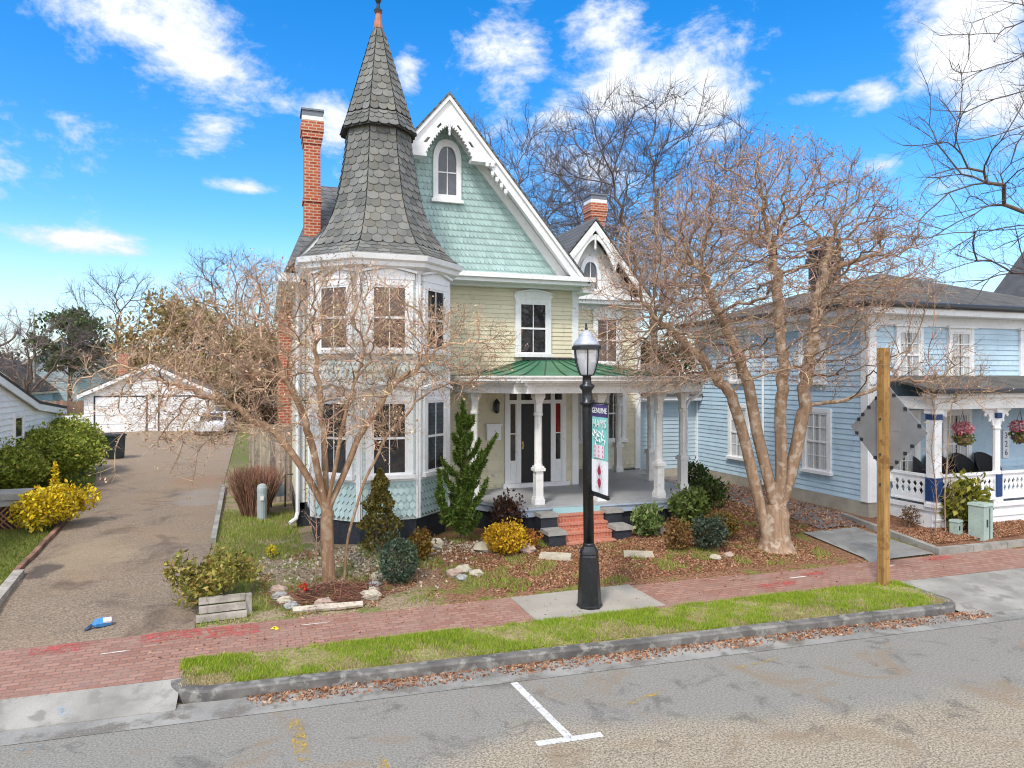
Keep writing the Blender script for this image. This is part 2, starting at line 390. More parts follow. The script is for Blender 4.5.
# kerb round the planting verge: a swept profile with rounded ends
def arc(cx, cy, r, a0, a1, n=8): return [(cx+r*math.cos(R(a0+(a1-a0)*i/n)), cy+r*math.sin(R(a0+(a1-a0)*i/n))) for i in range(n+1)]
path = [(-1.15,wn(-1.15)+.02)]+arc(-.55,kb(-.55)+.60,.60,180,270,7)+[(x_,kb(x_)) for x_ in np.arange(0,10.6,.7)]+arc(10.75,kb(10.75)+.42,.42,268,360,7)+[(11.2,wn(11.2)+.02)]
def sweep_kerb(mb, path, w, h, z0=-.03):
    n = len(path); L = []
    for i,(x_,y_) in enumerate(path):
        a = path[max(0,i-1)]; c_ = path[min(n-1,i+1)]; d = Vector((c_[0]-a[0], c_[1]-a[1])).normalized(); nn = Vector((-d.y,d.x))
        hh = h+random.uniform(-.006,.006)
        L.append([(x_,y_,z0),(x_,y_,hh-.025),(x_+nn.x*.02,y_+nn.y*.02,hh),(x_+nn.x*w,y_+nn.y*w,hh),(x_+nn.x*w,y_+nn.y*w,z0)])
    for i in range(n-1):
        for k in range(4): mb.poly([L[i][k],L[i+1][k],L[i+1][k+1],L[i][k+1]])
    mb.poly(L[0]); mb.poly(L[-1][::-1])
mb = MB(); sweep_kerb(mb, path, .16, .145)
sweep_kerb(mb, [(x_,kb(x_)) for x_ in np.arange(-40,-4.5,1.2)], .16, .145); sweep_kerb(mb, [(x_,kb(x_)) for x_ in np.arange(16.5,60,1.2)], .16, .145)
struct('kerb', mb, conc_dark)
inner = [(p[0],p[1]) for p in path[1:-1]]
def verge_y0(x_):
    if x_ < -.55: return kb(-.55)+.60-math.sqrt(max(0,.47**2-(x_+.55)**2))
    if x_ > 10.75: return kb(10.75)+.42-math.sqrt(max(0,.29**2-(x_-10.75)**2))
    return kb(x_)+.13
vm, nt, b = nodes_of('verge_turf'); T = NT(nt); v = T.coord()
nA = T.noise(v,2.6,5,.65); nB = T.noise(v,30,3,.7)
base = T.mix(T.ramp(nB,.3,.7), c4((.17,.15,.05)), c4((.38,.32,.13)))
base = T.mix(T.ramp(nA,.5,.62), base, T.mix(T.ramp(nB,.3,.7), c4((.30,.23,.12)), c4((.48,.39,.22))))
T.link(base, b.inputs['Base Color']); b.inputs['Roughness'].default_value = 1; T.bump(nB, b, .8, .04)
mb = MB(); XX = [-1.02,-1.0,-.95,-.87,-.78,-.66,-.55]+list(np.arange(-.3,10.8,.3))+[10.75,10.85,10.94,11.0,11.04]; XX.sort()
for i in range(len(XX)-1):
    a, c_ = XX[i], XX[i+1]
    q = [(a,verge_y0(a)),(c_,verge_y0(c_)),(c_,wn(c_)),(a,wn(a))]
    m0 = [((q[0][0]+q[3][0])/2,(q[0][1]+q[3][1])/2), ((q[1][0]+q[2][0])/2,(q[1][1]+q[2][1])/2)]
    za, zc_ = .15+.02*math.sin(a*2), .15+.02*math.sin(c_*2)
    mb.poly([(*q[0],.13),(*q[1],.13),(*m0[1],zc_),(*m0[0],za)]); mb.poly([(*m0[0],za),(*m0[1],zc_),(*q[2],.15),(*q[3],.15)])
struct('grass_verge', mb, vm)

# driveway
dm, nt, b = nodes_of('exposed_aggregate_driveway'); T = NT(nt); v = T.coord(); x = T.sep(v)
g1 = T.noise(v,70,2,.8); g2 = T.noise(v,28,3,.8); bg = T.noise(v,.55,4,.6,.5)
base = T.mix(T.ramp(g2,.3,.7), c4((.13,.10,.073)), c4((.33,.255,.19)))
base = T.mix(T.math('MULTIPLY',T.ramp(g1,.60,.72),.6), base, c4((.46,.37,.27)))
base = T.mix(T.math('MULTIPLY',T.ramp(bg,.48,.66),.4), base, c4((.27,.19,.115)))
base = T.mix(T.math('MULTIPLY',T.ramp(T.noise(v,.8,5,.65,.8),.52,.70),.65), base, c4((.09,.062,.05)))
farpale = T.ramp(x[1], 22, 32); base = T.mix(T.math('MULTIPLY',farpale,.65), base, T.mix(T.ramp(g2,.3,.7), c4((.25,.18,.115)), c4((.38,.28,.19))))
def blob(cx,cy,rx,ry):
    return T.math('ADD', T.math('POWER', T.math('DIVIDE', T.math('SUBTRACT', x[0], cx), rx), 2.0), T.math('POWER', T.math('DIVIDE', T.math('SUBTRACT', x[1], cy), ry), 2.0))
def stain(base, cx,cy,rx,ry,col,amt):
    d = T.math('ADD', blob(cx,cy,rx,ry), T.math('ADD', T.math('MULTIPLY', T.math('SUBTRACT', bg, .5), 4.5), T.math('MULTIPLY', T.math('SUBTRACT', T.noise(v,3.5,5,.7), .5), 4.0)))
    return T.mix(T.math('MULTIPLY', T.ramp(d,1.5,.2), amt), base, col)
base = stain(base, -3.3,16.3,.75,1.5,c4((.36,.28,.17)),.4)        # pale sandy patch
base = stain(base, -1.9,22.5,.6,1.6,c4((.32,.30,.275)),.35)          # grey cement patch
base = stain(base, -2.2,25.5,.8,1.6,c4((.29,.15,.08)),.4)          # rusty patch
base = stain(base, -3.9,15.2,.25,.5,c4((.07,.055,.05)),.8)
T.link(base, b.inputs['Base Color']); b.inputs['Roughness'].default_value = .92; b.inputs['Specular IOR Level'].default_value = .2
T.bump(g1, b, .6, .012)
DL = [(11.5,-4.05),(13.7,-4.15),(16,-4.3),(20,-4.55),(23,-4.85),(27,-5.4),(30,-6.0),(33,-7.2),(36,-9.5),(40,-11.5),(47.2,-11.8)]
DR = [(11.5,-1.0),(16.5,-1.09),(25,-1.28),(47.2,-1.6)]
def interp(t, P):
    for (a,p),(c_,q) in zip(P,P[1:]):
        if a <= t <= c_: return p+(q-p)*(t-a)/(c_-a)
    return P[-1][1] if t > P[-1][0] else P[0][1]
mb = MB(); YS = list(np.arange(11.55,26,.25))+list(np.arange(26,47.3,1.0)); K = 16
for y_ in YS:
    a, c_ = interp(y_,DL), interp(y_,DR)
    for k in range(K+1):
        X_ = a+(c_-a)*k/K; mb.v.append((X_,y_,max(.152 if y_ < 11.7 else 0, G(X_,y_)+.022)))
for j in range(len(YS)-1):
    for k in range(K): mb.f.append([j*(K+1)+k, j*(K+1)+k+1, (j+1)*(K+1)+k+1, (j+1)*(K+1)+k]); mb.m.append(0)
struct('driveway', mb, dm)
mb = MB()                           # concrete pad and gravel strip beside the blue house
Nn = 10
for i in range(Nn):
    for k in range(6):
        P = []
        for (ii,kk) in ((i,k),(i+1,k),(i+1,k+1),(i,k+1)):
            t, s_ = ii/Nn, kk/6; y_ = 11.12+(13.15-11.12)*t; x_ = (11.75+.1*t)+(1.75-.2*t)*s_
            P.append((x_,y_,G(x_,y_)+.03))
        mb.poly(P)
struct('concrete_parking_pad', mb, mat('grey_pad_concrete', (.25,.245,.23), .85, .16, 1.5, col2=(.19,.18,.165), fine=(60,(.2,.2,.2),.5)))
mb = MB()
for i in range(32):
    for k in range(6):
        P = []
        for (ii,kk) in ((i,k),(i+1,k),(i+1,k+1),(i,k+1)):
            y_ = 13.3+8*ii/32; x_ = 12.5+1.75*kk/6; P.append((x_,y_,G(x_,y_)+.02+.015*math.sin(ii*2.1+kk)))
        mb.poly(P)
struct('gravel_path', mb, mat('dark_gravel', (.17,.16,.165), .95, .3, 6, col2=(.22,.14,.09), fine=(40,(.32,.31,.31),.8), bump=.8, bscale=35))
# ------------------------------------------------------------------ wall plane helpers
class Plane:
    """a vertical wall plane: s runs along the wall, z up, d outwards"""
    def __init__(s, o, u): s.o = o; L = math.hypot(*u); s.u = (u[0]/L,u[1]/L); s.n = (s.u[1],-s.u[0])
    def pt(s, a, z, d=0.0): return (s.o[0]+s.u[0]*a+s.n[0]*d, s.o[1]+s.u[1]*a+s.n[1]*d, z)
def pbox(mb, P, s0,s1,z0,z1,d0,d1, mi=0):
    mb.hexa([P.pt(s0,z0,d1),P.pt(s1,z0,d1),P.pt(s1,z0,d0),P.pt(s0,z0,d0),P.pt(s0,z1,d1),P.pt(s1,z1,d1),P.pt(s1,z1,d0),P.pt(s0,z1,d0)], mi)
def pprism(mb, P, pts, d0, d1, mi=0):
    """polygon given as (s, z) pairs, extruded from d0 to d1"""
    mb.prism([P.pt(a,z,d1) for a,z in pts], [P.n[0]*(d0-d1), P.n[1]*(d0-d1), 0], mi)
def siding(mb, P, s0,s1,z0,z1, e=.115, t=.022, rngf=None):
    z = z0
    while z < z1-.01:
        zz = min(z+e, z1); a, b_ = rngf((z+zz)/2) if rngf else (s0,s1)
        if b_-a > .02:
            mb.poly([P.pt(a,z,t),P.pt(b_,z,t),P.pt(b_,zz,.005),P.pt(a,zz,.005)])
            mb.poly([P.pt(a,z,-.02),P.pt(b_,z,-.02),P.pt(b_,z,t),P.pt(a,z,t)])
        z += e
SHAPES = {'round':[(-.5,.42),(-.46,.24),(-.34,.09),(-.16,.01),(0,0),(.16,.01),(.34,.09),(.46,.24),(.5,.42)],
          'point':[(-.5,.40),(0,0),(.5,.40)], 'square':[(-.5,.0),(.5,.0)]}
def shingles(mb, pt, z0, z1, row, w, rngf, shape='round', d=.026, jitter=.0, zmap=None):
    """rows of shingles: pt(s, z, d) places a point, rngf(z) gives the ends of the row"""
    z = z0; i = 0; sh = SHAPES[shape]
    while z < z1-.01:
        a, b_ = rngf(z); a2, b2 = rngf(min(z+row, z1)); n = max(1, round((b_-a)/w)); off = (i%2)*.5
        for k in range(-1, n+1):
            t0, t1 = (k+off)/n, (k+1+off)/n
            if t1 <= 0.02 or t0 >= .98: continue
            t0 = max(0,t0); t1 = min(1,t1); mid = (t0+t1)/2; half = (t1-t0)/2*.97
            pts = []; jz = random.uniform(-jitter,jitter)
            for q, hgt in sh:
                zz = z+hgt*row+jz; f_ = mid+q*2*half
                al, bl = rngf(zz); pts.append((al+(bl-al)*f_, zz))
            zt = min(z+row*1.6, z1+row*.2); at, bt = rngf(zt)
            top = [(at+(bt-at)*(mid+half), zt), (at+(bt-at)*(mid-half), zt)]
            front = [pt(s_,zz,d*(1-.75*(zz-z)/(row*1.6))) for s_,zz in pts] + [pt(s_,zz,d*.2) for s_,zz in top]
            back = [pt(s_,zz,-.004) for s_,zz in pts]; b0 = len(mb.v); m_ = len(pts)
            b0 = len(mb.v); mb.add(front+back, [list(range(len(front)))])
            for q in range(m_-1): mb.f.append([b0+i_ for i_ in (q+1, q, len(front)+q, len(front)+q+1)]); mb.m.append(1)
        z += row; i += 1
def window(parent, P, sc_, z0, z1, w, cas=.12, hood=None, cols=2, rows=1, pane=None, curtain=False, base=0.0, frame_mat=None, sill=True):
    """sash window: the frame is a part, pane / sill / hood are its sub-parts"""
    fm = frame_mat or white; mb = MB(); a, b_ = sc_-w/2, sc_+w/2; D = base+.075; q = .045; zm = (z0+z1)/2
    pbox(mb,P,a-q-cas,a-q,z0-q,z1+q+cas,0,D); pbox(mb,P,b_+q,b_+q+cas,z0-q,z1+q+cas,0,D)
    pbox(mb,P,a-q,b_+q,z1+q,z1+q+cas,0,D-.004)
    for s0,s1,y0,y1 in ((a-q,a,z0-q,z1+q),(b_,b_+q,z0-q,z1+q),(a,b_,z1,z1+q),(a,b_,z0-q,z0)): pbox(mb,P,s0,s1,y0,y1,0,base+.058)
    pbox(mb,P,a,b_,zm-.024,zm+.024,0,base+.062)
    for h0,h1,dd in ((z0,zm-.024,.046),(zm+.024,z1,.054)):
        for k in range(1,cols): s_ = a+w*k/cols; pbox(mb,P,s_-.011,s_+.011,h0,h1,0,base+dd)
        for k in range(1,rows): y_ = h0+(h1-h0)*k/rows; pbox(mb,P,a,b_,y_-.011,y_+.011,0,base+dd-.003)
    f_ = obj('window', mb, fm, parent)
    mb = MB(); mb.poly([P.pt(a,z0,base+.040),P.pt(b_,z0,base+.040),P.pt(b_,z1,base+.040),P.pt(a,z1,base+.040)])
    obj('pane', mb, pane or glass_dark, f_)
    if curtain:
        mb = MB(); n = 26
        for (u0,u1) in ((0,.47),(.53,1)):
            prev = None
            for k in range(n+1):
                t = u0+(u1-u0)*k/n; s_ = a+w*t; dd = base+.030+.006*math.sin(t*75)
                if prev: mb.poly([P.pt(prev[0],z0,prev[1]),P.pt(s_,z0,dd),P.pt(s_,z1,dd),P.pt(prev[0],z1,prev[1])])
                prev = (s_,dd)
        obj('curtain', mb, curtain_mat, f_)
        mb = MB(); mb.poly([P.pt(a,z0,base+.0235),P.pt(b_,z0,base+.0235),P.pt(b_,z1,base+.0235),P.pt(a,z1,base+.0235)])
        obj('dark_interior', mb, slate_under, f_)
    if sill:
        mb = MB(); pbox(mb,P,a-q-cas-.04,b_+q+cas+.04,z0-q-.085,z0-q,0,D+.05); obj('sill', mb, fm, f_)
    t = z1+q+cas; A, B = a-q-cas-.03, b_+q+cas+.03; c_ = (A+B)/2
    if hood:
        mb = MB()
        if hood == 'peak':
            pprism(mb,P,[(A,t),(B,t),(B,t+.13),(c_,t+.24),(A,t+.13)],0,D+.01)
            for s0,s1,y0,y1 in ((A-.04,c_,t+.13,t+.25),(c_,B+.04,t+.25,t+.13)):
                pprism(mb,P,[(s0,y0),(s1,y1),(s1,y1+.05),(s0,y0+.05)],0,D+.075)
        elif hood == 'seg':
            arcp = [(A+(B-A)*k/10, t+.10+.10*math.sin(math.pi*k/10)) for k in range(11)]
            pprism(mb,P,[(A,t),(B,t)]+arcp[::-1],0,D+.008)
            for k in range(10):
                (s0,y0),(s1,y1) = arcp[k],arcp[k+1]; pprism(mb,P,[(s0,y0),(s1,y1),(s1,y1+.04),(s0,y0+.04)],0,D+.06)
        elif hood == 'flat': pbox(mb,P,A-.03,B+.03,t,t+.06,0,D+.06)
        obj('hood', mb, fm, f_)
    return f_

# ------------------------------------------------------------------ the Victorian house
H = thing('victorian_house', (4.4,17.6,.4), 'tall cream and mint Victorian house with a slate witch hat tower and wrap-around porch', 'house')
P1 = Plane((.75,17.6),(1,0))                       # main front wall, s = X - .75
PW = Plane((8.1,20.5),(1,0))                       # side wing front wall
# plain backing walls
mb = MB()
mb.box(.77,8.08,17.63,29.5,.2,6.5); mb.box(8.0,11.68,20.53,29.3,.2,6.5)
mb.prism([(.77,17.63,6.5),(8.08,17.63,6.5),(4.35,17.63,10.85)],(0,4.9,0)); mb.prism([(8.12,20.53,6.5),(11.68,20.53,6.5),(9.9,20.53,8.7)],(0,8,0))
obj('wall', mb, cream, H)
mb = MB()
siding(mb,P1,0,7.35,.95,6.42); 
PL = Plane((.75,29.5),(0,-1)); siding(mb,PL,0,11.9,.8,6.4)
PR = Plane((8.1,17.6),(0,1)); siding(mb,PR,0,2.9,1.0,6.4)
siding(mb,PW,0,3.6,1.0,6.42); siding(mb,Plane((11.7,20.5),(0,1)),0,8.8,.8,6.4)
obj('clapboard_siding', mb, cream, H)
for P,s0,s1 in ((P1,7.2,7.372),(PR,-.022,.13),(P1,-.022,.15),(PW,3.44,3.63),(PL,11.75,11.9)): mb = MB(); pbox(mb,P,s0,s1,.8,6.4,0,.05); obj('corner_board', mb, white, H)
mb = MB()
pbox(mb,PW,0,3.6,6.15,6.35,0,.06)
obj('frieze_board', mb, white, H)
mb = MB()                                          # black painted masonry under house and porch
mb.box(.73,8.12,17.55,29.5,.0,.96); mb.box(8.1,11.7,20.45,29.3,0,.96)
obj('foundation', mb, black_paint, H)

# gable: mint shingles, rake boards, ornament
def rake_z(x_): return 11.11-1.187*abs(x_-4.35)
def gab(z): h_ = (10.72-z)/1.187; return (4.35-.75-h_, 4.35-.75+h_)
mb = MB(); shingles(mb, lambda s_,z,d: P1.pt(s_,z,d), 6.62, 10.4, .165, .115, lambda z: gab(min(z,10.6)), 'round', .035)
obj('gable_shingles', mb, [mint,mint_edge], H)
mb = MB()
for sg in (-1,1):                                  # frieze on the wall, soffit and barge board of each rake
    xe = 4.35+sg*3.45
    def RP(o1,o2,y0,y1,xa=4.35,xb=None):
        xb = xb or xe
        return [(xa,y0,rake_z(xa)-o1),(xb,y0,rake_z(xb)-o1),(xb,y0,rake_z(xb)-o2),(xa,y0,rake_z(xa)-o2)],(0,y1-y0,0)
    mb.prism(*RP(.30,.62,17.50,17.62)); mb.prism(*RP(.20,.27,17.12,17.60)); q8, q9 = 4.35+sg*3.70, 4.35+sg*3.41
    mb.prism([(4.35,17.06,11.035),(q8,17.06,6.643),(q9,17.06,6.60),(4.35,17.06,10.65)],(0,.06,0)); mb.prism([(4.35,17.0,11.035),(q8,17.0,6.643),(q8-sg*.1,17.0,6.643),(4.35,17.0,10.91)],(0,.06,0))
obj('barge_board', mb, white, H)
mb = MB()                                          # level cornice across the foot of the gable
mb.box(3.4,8.32,17.02,17.6,6.42,6.60); mb.box(3.4,8.36,16.94,17.6,6.52,6.64); mb.box(3.4,8.2,17.35,17.6,6.34,6.42); mb.box(8.06,8.4,17.1,29.5,6.25,6.5)
mb.box(8.05,12.0,20.1,20.5,6.32,6.50); mb.box(8.05,12.05,20.03,20.5,6.44,6.56); mb.box(.3,.78,17.1,29.5,6.2,6.4)
obj('cornice', mb, white, H)
mb = MB(); yb = 17.03; zc_ = 9.52
def gothic(t):  # inner edge of the ornament: a pointed arch, t from -1 to 1
    x_ = t*.62; return (4.35+x_, 10.32-.80*abs(t)**1.6-.02)
n = 16
for i in range(n):
    t0, t1 = -1+2*i/n, -1+2*(i+1)/n; a, b_ = gothic(t0), gothic(t1)
    oa, ob = (4.35+t0*1.0, rake_z(4.35+t0*1.0)-.45), (4.35+t1*1.0, rake_z(4.35+t1*1.0)-.45)
    if i in (2,5,10,13):                           # pierced holes
        ma = ((a[0]*.62+oa[0]*.38),(a[1]*.62+oa[1]*.38)); mb_ = ((b_[0]*.62+ob[0]*.38),(b_[1]*.62+ob[1]*.38))
        na = ((a[0]*.3+oa[0]*.7),(a[1]*.3+oa[1]*.7)); nb_ = ((b_[0]*.3+ob[0]*.7),(b_[1]*.3+ob[1]*.7))
        mb.prism([(a[0],yb,a[1]),(b_[0],yb,b_[1]),(mb_[0],yb,mb_[1]),(ma[0],yb,ma[1])],(0,.05,0)); mb.prism([(na[0],yb,na[1]),(nb_[0],yb,nb_[1]),(ob[0],yb,ob[1]),(oa[0],yb,oa[1])],(0,.05,0))
    else: mb.prism([(a[0],yb,a[1]),(b_[0],yb,b_[1]),(ob[0],yb,ob[1]),(oa[0],yb,oa[1])],(0,.05,0))
for i in range(25):                                # beaded edge
    p = gothic(-1+2*i/24); mb.lathe([(.0,p[1]-.06),(.028,p[1]-.035),(.03,p[1]-.02),(.0,p[1]+.01)],p[0],yb+.02,6)
mb.lathe([(.0,10.0),(.03,10.03),(.022,10.1),(.045,10.16),(.03,10.2),(.03,10.42)],4.35,yb-.01,8)       # pendant
for sg in (-1,1):                                  # collar ends with scallops
    mb.box(min(4.35+sg*.58,4.35+sg*1.24),max(4.35+sg*.58,4.35+sg*1.24),yb-.01,17.3,zc_-.08,zc_)
    for k in range(5):
        mb.lathe([(0,zc_-.20-.06*k*0),(.05,zc_-.17),(.06,zc_-.08)],4.35+sg*(1.0+.14*k),yb+.02+.0*k,8) if k < 2 else None
    for k in range(4):
        x_ = 4.35+sg*(1.15+.12*k); mb.lathe([(0,rake_z(x_)-.66),(.045,rake_z(x_)-.6),(.05,rake_z(x_)-.5)],x_,yb+.05,8)
obj('gable_ornament', mb, white, H)
# lancet window in the gable
mb = MB(); cx = 4.42-.75
def lancet(w,z0,zs,zt,n=8): 
    L = [(-w,z0),(w,z0)]; L += [(w*math.cos(k/n*math.pi/2)**.8 if k < n else 0, zs+(zt-zs)*math.sin(k/n*math.pi/2)) for k in range(n+1)]
    L += [(-p[0],p[1]) for p in L[2:-1][::-1]]; return [(cx+p[0],p[1]) for p in L]
o_, i_ = lancet(.37,8.52,9.55,10.08), lancet(.24,8.66,9.50,9.90)
for k in range(len(o_)):
    k2 = (k+1)%len(o_); pprism(mb,P1,[o_[k],o_[k2],i_[k2],i_[k]],0,.09)
pbox(mb,P1,cx-.011,cx+.011,8.66,9.88,0,.07); pbox(mb,P1,cx-.235,cx+.235,9.22,9.25,0,.066); pbox(mb,P1,cx-.42,cx+.42,8.46,8.54,0,.13)
lw = obj('window', mb, white, H)
mb = MB(); mb.poly([P1.pt(a,z,.045) for a,z in i_]); obj('pane', mb, glass_grey, lw)

# main roofs
mb = MB()
def slab(mb, pts, th=.07): mb.prism([Vector(p) for p in pts], (0,0,-th))
slab(mb,[(.45,16.98,rake_z(.45)),(4.35,16.98,11.11),(4.35,23,11.11),(.45,23,rake_z(.45))]); slab(mb,[(4.35,16.98,11.11),(8.2,16.98,rake_z(8.2)),(8.2,23,rake_z(8.2)),(4.35,23,11.11)])
zt_ = 9.95; ze = 6.4                               # hipped cross roof behind
A,B,C_,D_ = (.35,18.6,ze),(8.4,18.6,ze),(8.4,29.6,ze),(.35,29.6,ze); E1,E2 = (1.65,22.6,zt_),(6.2,22.6,zt_); E3 = (6.2,26,zt_); E4 = (1.65,26,zt_)
for q in ((A,B,E2,E1),(B,C_,E3,E2),(C_,D_,E4,E3),(D_,A,E1,E4),(E1,E2,E3,E4)): slab(mb,list(q),.12)
wr = lambda x_: 9.05-1.2*abs(x_-9.88)
slab(mb,[(7.6,20.0,wr(7.6)),(9.88,20.0,9.05),(9.88,29,9.05),(7.6,29,wr(7.6))]); slab(mb,[(9.88,20.0,9.05),(12.05,20.0,wr(12.05)),(12.05,29,wr(12.05)),(9.88,29,9.05)])
obj('roof', mb, slate_roof, H)
mb = MB()                                          # wing gable: white face, rake boards, arch, lancet
mb.prism([(8.15,20.46,6.5),(11.62,20.46,6.5),(9.88,20.46,8.6)],(0,.06,0))
for sg in (-1,1):
    xe = 9.88+sg*2.1
    mb.prism([(9.88,20.02,wr(9.88)-.13),(xe,20.02,wr(xe)-.13),(xe,20.02,wr(xe)-.42),(9.88,20.02,wr(9.88)-.42)],(0,.06,0))
    pts = [(9.88+sg*.7*t,20.05,8.35-1.0*t**1.7) for t in [k_/10 for k_ in range(11)]]
    for p,q in zip(pts,pts[1:]): mb.prism([p,q,(q[0]+sg*.12,q[1],wr(q[0]+sg*.12)-.35),(p[0]+sg*.12,p[1],wr(p[0]+sg*.12)-.35)],(0,.05,0))
mb.lathe([(0,8.0),(.04,8.05),(.03,8.3),(.05,8.5)],9.88,20.05,8)
obj('wing_gable_trim', mb, old_white, H)
mb = MB(); cx = 9.88-8.1; o_, i_ = lancet(.36,6.7,7.3,7.85), lancet(.24,6.82,7.28,7.68)
for k in range(len(o_)): k2 = (k+1)%len(o_); pprism(mb,PW,[o_[k],o_[k2],i_[k2],i_[k]],.03,.12)
pbox(mb,PW,cx-.012,cx+.012,6.82,7.68,.03,.1)
lw = obj('window', mb, white, H); mb = MB(); mb.poly([PW.pt(a,z,.06) for a,z in i_]); obj('pane', mb, glass_grey, lw)

# chimneys
def chimney(x0,x1,y0,y1,zb,zt_,cap='metal'):
    mb = MB(); mb.box(x0,x1,y0,y1,zb,zt_-.95); e = .035
    for k,(za,zb_) in enumerate(((zt_-.95,zt_-.80),(zt_-.80,zt_-.62),(zt_-.62,zt_-.32))):
        q = e*(k+1)*.8; mb.box(x0-q,x1+q,y0-q,y1+q,za,zb_)
    mb.box(x0-e,x1+e,y0-e,y1+e,(zb+zt_)/2+.15,(zb+zt_)/2+.25)
    c_ = obj('chimney', mb, red_brick, H)
    mb = MB(); q = .06
    mb.box(x0-q,x1+q,y0-q,y1+q,zt_-.32,zt_-.20); obj('chimney_cap', mb, old_white, c_)
    mb = MB(); mb.box(x0-.06,x1+.06,y0-.06,y1+.06,zt_-.20,zt_-.05); mb.box(x0-.09,x1+.09,y0-.09,y1+.09,zt_-.05,zt_)
    obj('spark_screen', mb, mat('grey_chimney_screen'+str(x0), (.16,.18,.21), .6, .2, 30), c_)
chimney(1.03,1.47,20.3,20.9,6.0,11.45); chimney(10.95,11.45,22.5,23.0,6.5,10.5)
mb = MB(); mb.box(.36,.74,21.5,22.5,.2,5.7); mb.prism([(.36,21.5,5.7),(.74,21.5,5.7),(.74,21.5,6.3),(.52,21.5,6.3)],(0,1.0,0))
obj('chimney_breast', mb, red_brick, H)

# windows and door of the main walls
window(H,P1,6.8-.75,4.64,5.92,.70,.12,'seg')
window(H,PW,10.5-8.1,4.5,5.85,.66,.13,'seg',pane=glass_brown); window(H,PW,10.72-8.1,1.99,3.6,.60,.12,'flat')
window(H,PW,9.2-8.1,1.99,3.6,.60,.12,'flat')
DX = 6.87-.75
mb = MB()
for s0,s1 in ((-.88,-.76),(-.545,-.43),(.43,.545),(.76,.88)): pbox(mb,P1,DX+s0,DX+s1,1.05,3.72,0,.085)
pbox(mb,P1,DX-.76,DX+.76,3.26,3.36,0,.08); pbox(mb,P1,DX-.92,DX+.92,3.6,3.74,0,.095); pbox(mb,P1,DX-.95,DX+.95,1.035,1.15,0,.16)
for sg in (-1,1):
    s0,s1 = sorted((DX+sg*.545,DX+sg*.76)); pbox(mb,P1,s0,s1,1.15,1.75,0,.055); pbox(mb,P1,s0+.04,s1-.04,1.22,1.68,.05,.07); pbox(mb,P1,s0,s1,2.45,2.48,0,.062); pbox(mb,P1,s0,s0+.035,1.75,3.26,0,.06); pbox(mb,P1,s1-.035,s1,1.75,3.26,0,.06)
ds = obj('door_surround', mb, white, H)
for sg in (-1,1):
    s0,s1 = sorted((DX+sg*.545,DX+sg*.76)); mb = MB()
    mb.poly([P1.pt(s0,1.75,.04),P1.pt(s1,1.75,.04),P1.pt(s1,3.26,.04),P1.pt(s0,3.26,.04)]); obj('sidelight', mb, glass_dark, ds)
    if sg > 0:
        mb = MB(); mb.poly([P1.pt(s0,2.48,.044),P1.pt(s1-.035,2.48,.044),P1.pt(s1-.035,3.26,.044),P1.pt(s0,3.26,.044)]); obj('red_sidelight', mb, red_glass, ds)
mb = MB(); mb.poly([P1.pt(DX-.76,3.36,.04),P1.pt(DX+.76,3.36,.04),P1.pt(DX+.76,3.6,.04),P1.pt(DX-.76,3.6,.04)]); obj('transom', mb, glass_dark, ds)
mb = MB(); pbox(mb,P1,DX-.43,DX+.43,1.15,3.26,0,.045)
for s0,s1,z0,z1 in ((-.36,-.05,1.25,1.5),(.05,.36,1.25,1.5),(-.36,-.05,1.58,1.72),(.05,.36,1.58,1.72),(-.36,.36,1.82,3.16)): pbox(mb,P1,DX+s0,DX+s1,z0,z1,.045,.056)
dr = obj('door', mb, door_black, H)
mb = MB(); mb.lathe([(.0,2.13),(.03,2.14),(.03,2.17),(0,2.18)],.75+DX-.38,17.6-.11,8); pbox(mb,P1,DX-.405,DX-.355,2.05,2.25,.045,.07); mb.tube([P1.pt(DX-.38,2.15,.06),P1.pt(DX-.38,2.15,.11)],.012,6)
obj('handle', mb, brass, dr)
mb = MB(); pbox(mb,P1,4.72,5.10,2.32,2.72,.02,.16); pbox(mb,P1,4.69,5.13,2.70,2.75,.02,.19); pbox(mb,P1,4.75,5.07,2.62,2.68,.16,.172)
obj('letter_box', mb, white, H)
mb = MB(); P = P1.pt(4.98,0,.16); mb.lathe([(.02,3.02),(.075,3.06),(.085,3.28),(.10,3.30),(.05,3.36),(.0,3.42)],P[0],P[1],6,.3); pbox(mb,P1,4.93,5.03,3.1,3.3,.02,.05); mb.tube([P1.pt(4.98,3.2,.03),P1.pt(4.98,3.25,.10)],.012,6)
wl = obj('wall_lantern', mb, lamp_black, H)
mb = MB(); mb.lathe([(.078,3.08),(.087,3.27)],P[0],P[1],6,.33); obj('lantern_glass', mb, glass_clear, wl)
mb = MB(); pbox(mb,P1,4.9,5.02,1.36,1.42,.02,.06); mb.tube([P1.pt(4.96,1.39,.06),P1.pt(4.96,1.37,.12)],.02,6); obj('hose_bib', mb, old_white, H)

